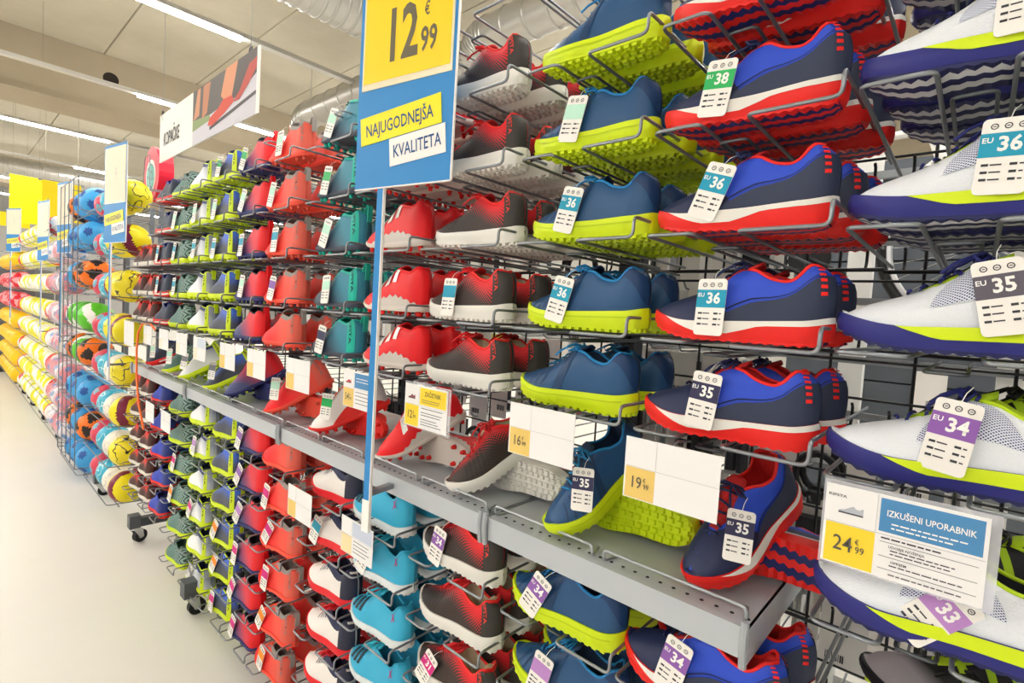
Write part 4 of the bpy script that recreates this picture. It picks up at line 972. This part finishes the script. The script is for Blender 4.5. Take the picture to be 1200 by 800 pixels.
for r, z in enumerate(ROWZ):
    lo = r < 4; w_ = LEVEL[r]
    ball('scrawl' if r % 2 else 'yellow', -4.05, BY, z + .005, w_ + ' beside the small red trainers')
    ball('white' if lo else 'yellow' if r % 2 else 'scrawl', -4.258, BY, z + (0 if lo else .005), w_ + ' beside a turquoise ball'); ball('cyan', -4.46, BY, z, w_); ball('pink', -4.64, BY, z, w_) if False else ball('pink', -4.658, BY, z, w_)
CAGEZ = [.16, .42, .68, 1.00, 1.27, 1.60, 1.90, 2.15]
ball_rack(-5.76, -4.96, 'tall wire cage of blue, orange and green balls', CAGEZ, cage=True, casters=(-5.6,))
for r, (z, ks) in enumerate(zip(CAGEZ, [('blue', 'blue', 'blue'), ('orange', 'blue', 'orange'), ('blue', 'blue', 'blue'), ('orange', 'green', 'orange'), ('green', 'green', 'green'), ('orange', 'orange', 'blue'), ('blue', 'blue', 'blue'), ('blue', 'blue', 'orange')])):
    for i, k in enumerate(ks): ball(k, -5.10 - .25 * i, BY, z, LEVEL[r] + ' of the wire cage')
ball_rack(-6.76, -5.80, 'grey wire rack of bagged dotted balls', ROWZ, r=.098, casters=(-6.64,))
for r, z in enumerate(ROWZ[:7]):
    for i in range(4): ball('bagball' if (r + i) % 3 else 'bagwhite', -5.94 - .225 * i, BY - .02, z + .01, LEVEL[r])
ball_rack(-9.66, -6.80, 'long wire rack of white and yellow banded balls', ROWZ, r=.108, casters=(-7.6, -8.63, -9.61))
for r, z in enumerate(ROWZ):
    for i in range(12): ball('redend' if i in (0, 11) else ('striped', 'lemon', 'striped')[i % 3], -6.94 - .232 * i, BY, z, LEVEL[r] + ' of the long rack')
ball_rack(-12.0, -9.75, 'wire rack of yellow and red play balls', ROWZ, r=.125, casters=(-10.65, -11.7))
for r, z in enumerate(ROWZ[:7]):
    for i in range(7): ball('red' if r in (4, 5) else 'plainyellow', -9.92 - .31 * i, BY - .03, z + .02, LEVEL[r] + ' of the far rack')
o = thing('end_panel', 'dark grey end panel beyond the yellow balls', 'panel', (-12.15, .5, 0)); ob('board', MB().box((0, .45, .9), (.05, .9, 1.7)).mesh('board', plain('#6a6d72', .6)), o); ob('plinth', MB().box((0, .45, .04), (.07, .92, .08)).mesh('plinth', plain('#3a3c40', .6)), o)
# round red pack on top of the first ball rack
p = on_y(186, 206, 1.06); o = thing('round_pack', 'round red pack with teal target disc atop the yellow balls', 'pack', (p[0], 1.06, p[2] - .17))
def disc(r, h, yy, z, n=36): return MB().cyl((0, yy, z), (0, 1, 0), r, h, n)
ob('shell', disc(.19, .09, 0, .17).mesh('shell', plain('#e2203e', .4), False), o); ob('label_ring', disc(.115, .004, -.047, .155).mesh('label_ring', WHITE), o); ob('label_disc', disc(.092, .004, -.050, .15).mesh('label_disc', scribble('#3fb3a4', '#1f5f5a', .12)), o)
ob('wire_stand', MB().tube(fillet([(-.16, .1, -.02), (-.16, -.06, -.02), (-.10, -.06, .30), (.02, -.06, .30), (.05, -.06, -.02), (.16, -.06, -.02), (.16, .1, -.02)], .02), .003, 6).mesh('wire_stand', GREYWIRE), o)
# yellow hanging banners far off
for (a, b, c, d, X, lab) in ((11, 50, 210, 264, -15.0, 'tall yellow hanging banner beyond the balls'), (49, 95, 218, 262, -13.6, 'wide yellow hanging banner behind the price signs'), (0, 35, 252, 268, -17.5, 'low yellow hanging banner by the far wall')):
    q0 = ray(a, c); q1 = ray(b, d); P0 = EYE + q0 * (X / q0[0]); q2 = ray(b, c); P2 = EYE + q2 * (X / q2[0]); P1 = EYE + q1 * (X / q1[0])
    o = thing('yellow_banner', lab, 'banner', (X, P0[1], min(P1[2], P2[2]))); hgt = P2[2] - P1[2]; wd = P2[1] - P0[1]
    ob('cloth', MB().box((0, wd / 2, hgt / 2), (.04, wd, hgt)).mesh('cloth', plain('#f4d800', .5)), o); ob('top_rod', MB().tube([(0, -.05, hgt), (0, wd + .05, hgt)], .02, 8).mesh('top_rod', GREYWIRE), o)
    for yy in (.05, wd - .05): ob('hanging_wire', MB().tube([(0, yy, hgt), (0, yy, ZC - o.location.z)], .002, 4).mesh('hanging_wire', plain('#8d8676', .7)), o)
# orange strap looped from the last shelf end
pts = [on_y(a, b, .755) for a, b in ((182, 387), (176, 379), (167, 379), (162, 390), (160, 410), (160, 440), (162, 470), (168, 503))]; P0 = Vector(pts[0])
m = MB(); vs = []; fs = []
for q in pts: q = Vector(q) - P0; vs += [q + Vector((-.012, -.003, 0)), q + Vector((.012, -.003, 0)), q + Vector((.012, .003, .002)), q + Vector((-.012, .003, .002))]
for i in range(len(pts) - 1):
    for j in range(4): fs.append((4 * i + j, 4 * i + (j + 1) % 4, 4 * i + 4 + (j + 1) % 4, 4 * i + 4 + j))
m.add(vs, fs); o = thing('strap', 'orange strap looped over the end of the grey shelf', 'strap', P0); ob('band', m.mesh('band', plain('#f06a1e', .5), True), o); ob('buckle', MB().box(Vector(pts[0]) - P0 + Vector((0, .03, 0)), (.03, .06, .012)).mesh('buckle', BLACK), o)

# ------------------------------------------------------------------ the bicycle accessories behind the wire grid
ar = []
for k, x0 in enumerate((-3.9, -2.9, -1.9, -.9)):
    o = thing('accessory_rack', ('white accessory rack behind the grey-green shoes', 'white accessory rack behind the coral boots', 'white accessory rack behind the black trainers', 'white accessory rack behind the lime-soled trainers')[k], 'rack', (x0, 1.9, 0), 'accessory racks')
    for x in (.03, .97): ob('upright', MB().box((x, .02, 1.05), (.05, .04, 2.1)).mesh('upright', plain('#e6e6e4', .5)), o)
    for z in (.35, .62, .86, 1.08, 1.25, 1.42, 1.60, 1.78, 1.98): ob('crossbar', MB().box((.5, .0, z), (1.0, .015, .022)).mesh('crossbar', plain('#8a8e92', .4, .5)), o)
    ob('foot', MB().box((.5, .0, .05), (1.0, .5, .1)).mesh('foot', plain('#bfc0c0', .5)), o); ar.append(o)
PEG = MB().tube(fillet([(0, 0, 0), (0, -.46, .0), (0, -.48, .02)], .01), .0028, 5).mesh('peg', GREYWIRE)
def pack_meshes():
    out = []
    def cardm(w, h, col, bars=True):
        m = MB(); m.box((0, 0, -h / 2), (w, .0015, h)); return m.mesh('card', plain(col, .5))
    def bars(x, z, w, h):
        m = MB()
        for k in range(9): m.box((x - w / 2 + k * w / 9, -.0012, z), (w / 9 * (.7 if k % 3 else .35), .0006, h))
        return m.mesh('barcode', INK)
    a = [('card', cardm(.085, .15, '#efece8')), ('barcode', bars(.012, -.11, .04, .02)), ('item', MB().box((-.0, .018, -.075), (.06, .03, .09)).mesh('item', plain('#2a2a2e', .4)))]
    lock = MB(); lock.tube([(.045 * math.cos(t), .015, -.10 + .055 * math.sin(t)) for t in [k * PI / 8 for k in range(16)]], .009, 7, True); lock.box((0, .015, -.155), (.03, .024, .03))
    b = [('card', cardm(.06, .07, '#e2e2e4')), ('barcode', bars(0, -.045, .035, .014)), ('item', lock.mesh('item', plain('#232326', .35)))]
    pump = MB().cyl((0, .014, -.13), (0, 0, 1), .012, .2, 10).cyl((0, .014, -.02), (0, 0, 1), .016, .03, 10)
    c = [('card', cardm(.05, .24, '#f1eee9')), ('barcode', bars(.0, -.20, .03, .018)), ('item', pump.mesh('item', plain('#b7b9bd', .3, .7)))]
    lamp = MB().cyl((0, .02, -.07), (0, 1, 0), .024, .035, 14).box((0, .012, -.105), (.02, .02, .03))
    d = [('card', cardm(.08, .12, '#e9e6e2')), ('barcode', bars(.01, -.095, .04, .016)), ('item', lamp.mesh('item', plain('#c8202a', .35)))]
    grips = MB().cyl((-.018, .016, -.085), (0, 0, 1), .014, .11, 10).cyl((.018, .016, -.085), (0, 0, 1), .014, .11, 10)
    e = [('card', cardm(.095, .16, '#d9d7d6')), ('barcode', bars(-.012, -.135, .04, .018)), ('item', grips.mesh('item', plain('#3b3b40', .5)))]
    f = [('card', cardm(.10, .09, '#f4e04a')), ('barcode', bars(.01, -.07, .05, .016)), ('item', MB().box((0, .014, -.05), (.07, .024, .04)).mesh('item', plain('#f4f2ee', .4)))]
    return [(a, 'white carded pack with dark block'), (b, 'coiled black lock on a small card'), (c, 'slim white card holding a silver pump'), (d, 'white carded pack with red lamp'), (e, 'grey carded pack with dark handlebar grips'), (f, 'yellow carded pack with white box')]
PACKS = pack_meshes(); rnd = random.Random(11)
ROWS_A = (.35, .62, .86, 1.08, 1.25, 1.42, 1.60, 1.78, 1.98)
for k, o in enumerate(ar):
    n = (6, 6, 8, 10)[k]; LP = (('grey-green shoes', 'coral boots', 'black trainers', 'lime-soled trainers')[k])
    for zi, z in enumerate(ROWS_A if k > 1 else ROWS_A[1::2]):
        for i in range(n):
            x = .06 + .9 / n * (i + .3)
            if o.location.x + x > -.42 and z > 1.3: continue
            ob('peg', PEG, o, T(x, 0, z))
            ps, lab = PACKS[rnd.choice((0, 0, 2, 3, 4, 1, 0, 4, 5 if i % 4 == 0 else 1))]
            for j in range(2 if k == 3 else 1):
                sc = rnd.uniform(.75, 1.1)
                t = thing('carded_pack', '%s, %s peg up%s, behind %s' % (lab, ORD[zi] if zi < 7 else ('eighth', 'ninth')[zi - 7], ('', ', inner')[j] if k == 3 else '', LP), 'pack', (o.location.x + x, 1.9 - .44 + .10 * j, z - .004), 'carded packs behind the grid', (0, 0, rnd.uniform(-.5, .5) + (PI if rnd.random() < .5 else 0)))
                for nm, me in ps: ob(nm, me, t, T(s=sc), kind='stuff') if nm == 'barcode' else ob(nm, me, t, T(s=sc))
# slatted wall and bicycle beyond the white trainers
o = thing('slat_wall', 'dark grey slatted display wall behind the bicycle', 'display wall', (-.75, 3.05, 0))
ob('backing', MB().box((1.3, .03, 1.15), (2.6, .02, 2.3)).mesh('backing', plain('#2e3236', .7)), o); SL = MB().box((1.3, 0, 0), (2.6, .03, .088)).mesh('slat', plain('#5a6068', .55))
for k in range(24): ob('slat', SL, o, T(0, 0, .08 + k * .096))
def bicycle(x, y, z):
    o = thing('bicycle', 'white and black bicycle hung high behind the white trainers', 'bicycle', (x, y, z - .34))
    for wx in (0, -1.02):
        t = MB().tube([(wx + .33 * math.cos(a), 0, .34 + .33 * math.sin(a)) for a in [k * 2 * PI / 40 for k in range(40)]], .018, 8, True).mesh('tyre', plain('#1c1c1e', .6))
        wh = ob('wheel', t, o); ob('rim', MB().tube([(wx + .302 * math.cos(a), 0, .34 + .302 * math.sin(a)) for a in [k * 2 * PI / 40 for k in range(40)]], .012, 6, True).mesh('rim', plain('#dcdde0', .3, .5)), wh)
        sp = MB()
        for k in range(28):
            a = k * 2 * PI / 28; b = a + (.5 if k % 2 else -.5); sp.tube([(wx + .025 * math.cos(b), .02 * (1 if k % 4 < 2 else -1), .34 + .025 * math.sin(b)), (wx + .295 * math.cos(a), 0, .34 + .295 * math.sin(a))], .0014, 4)
        ob('spokes', sp.mesh('spokes', plain('#cfd0d2', .25, .9)), wh, kind='stuff'); ob('hub', MB().cyl((wx, 0, .34), (0, 1, 0), .026, .1, 14).mesh('hub', plain('#4a4a4e', .4, .6)), wh)
        ob('reflector', MB().box((wx + .16, -.012, .50), (.05, .008, .025)).mesh('reflector', plain('#f28a1e', .3)), wh)
    W = plain('#eceae6', .35)
    J = dict(bb=(-.58, 0, .30), seat=(-.72, 0, .78), head=(-.20, 0, .80), head2=(-.16, 0, .68), rear=(-1.02, 0, .34), front=(0, 0, .34))
    for n, a, b, r in (('top_tube', 'seat', 'head', .017), ('down_tube', 'bb', 'head2', .021), ('seat_tube', 'bb', 'seat', .017), ('chain_stay', 'bb', 'rear', .011), ('seat_stay', 'seat', 'rear', .010), ('head_tube', 'head', 'head2', .022)): ob(n, MB().tube([J[a], J[b]], r, 10).mesh(n, W), o)
    for s in (-.05, .05): ob('fork_leg', MB().tube([J['head2'], (-.12, s, .60), (0, s, .34)], .012, 8).mesh('fork_leg', BLACK), o)
    ob('handlebar', MB().tube([(-.14, -.3, .93), (-.2, -.1, .90), (-.2, .1, .90), (-.14, .3, .93)], .013, 8).mesh('handlebar', BLACK), o); ob('stem', MB().tube([J['head'], (-.2, 0, .90)], .016, 8).mesh('stem', BLACK), o)
    ob('seat_post', MB().tube([J['seat'], (-.75, 0, .90)], .013, 8).mesh('seat_post', BLACK), o)
    sd = MB(); sd.add([(-.90, -.07, .92), (-.90, .07, .92), (-.72, .03, .915), (-.60, .015, .91), (-.60, -.015, .91), (-.72, -.03, .915), (-.90, -.06, .89), (-.90, .06, .89), (-.72, .02, .89), (-.60, .01, .895), (-.60, -.01, .895), (-.72, -.02, .89)], [(0, 1, 2, 3, 4, 5), (11, 10, 9, 8, 7, 6), (0, 6, 7, 1), (1, 7, 8, 2), (2, 8, 9, 3), (3, 9, 10, 4), (4, 10, 11, 5), (5, 11, 6, 0)]); ob('saddle', sd.mesh('saddle', BLACK), o)
    ob('crank', MB().cyl((-.58, -.05, .30), (0, 1, 0), .085, .008, 24).tube([(-.58, -.07, .30), (-.43, -.08, .22)], .012, 8).mesh('crank', plain('#2a2a2c', .4, .5)), o); ob('wall_arm', MB().box((-.5, .205, .74), (.03, .40, .03)).mesh('wall_arm', GREYWIRE), o)
bicycle(.0, 2.62, 1.86)
o = thing('white_post', 'white square post beside the bicycle wheel', 'post', (-.33, 2.2, 0)); ob('shaft', MB().box((0, 0, 1.2), (.075, .05, 2.4)).mesh('shaft', plain('#eeeeec', .5)), o); ob('base_plate', MB().box((0, 0, .01), (.18, .18, .02)).mesh('base_plate', plain('#cfcfcd', .5)), o)
for k, x in enumerate((-.14, .16, .42)):
    z = 1.35; t = thing('carded_pack', 'white carded pack hanging on the slatted wall, %s from the white post' % ORD[k], 'pack', (x, 2.98, z), 'packs on the slatted wall')
    for n, me in PACKS[(0, 3, 4)[k]][0]: ob(n, me, t, T(s=1.3), kind='stuff') if n == 'barcode' else ob(n, me, t, T(s=1.3))
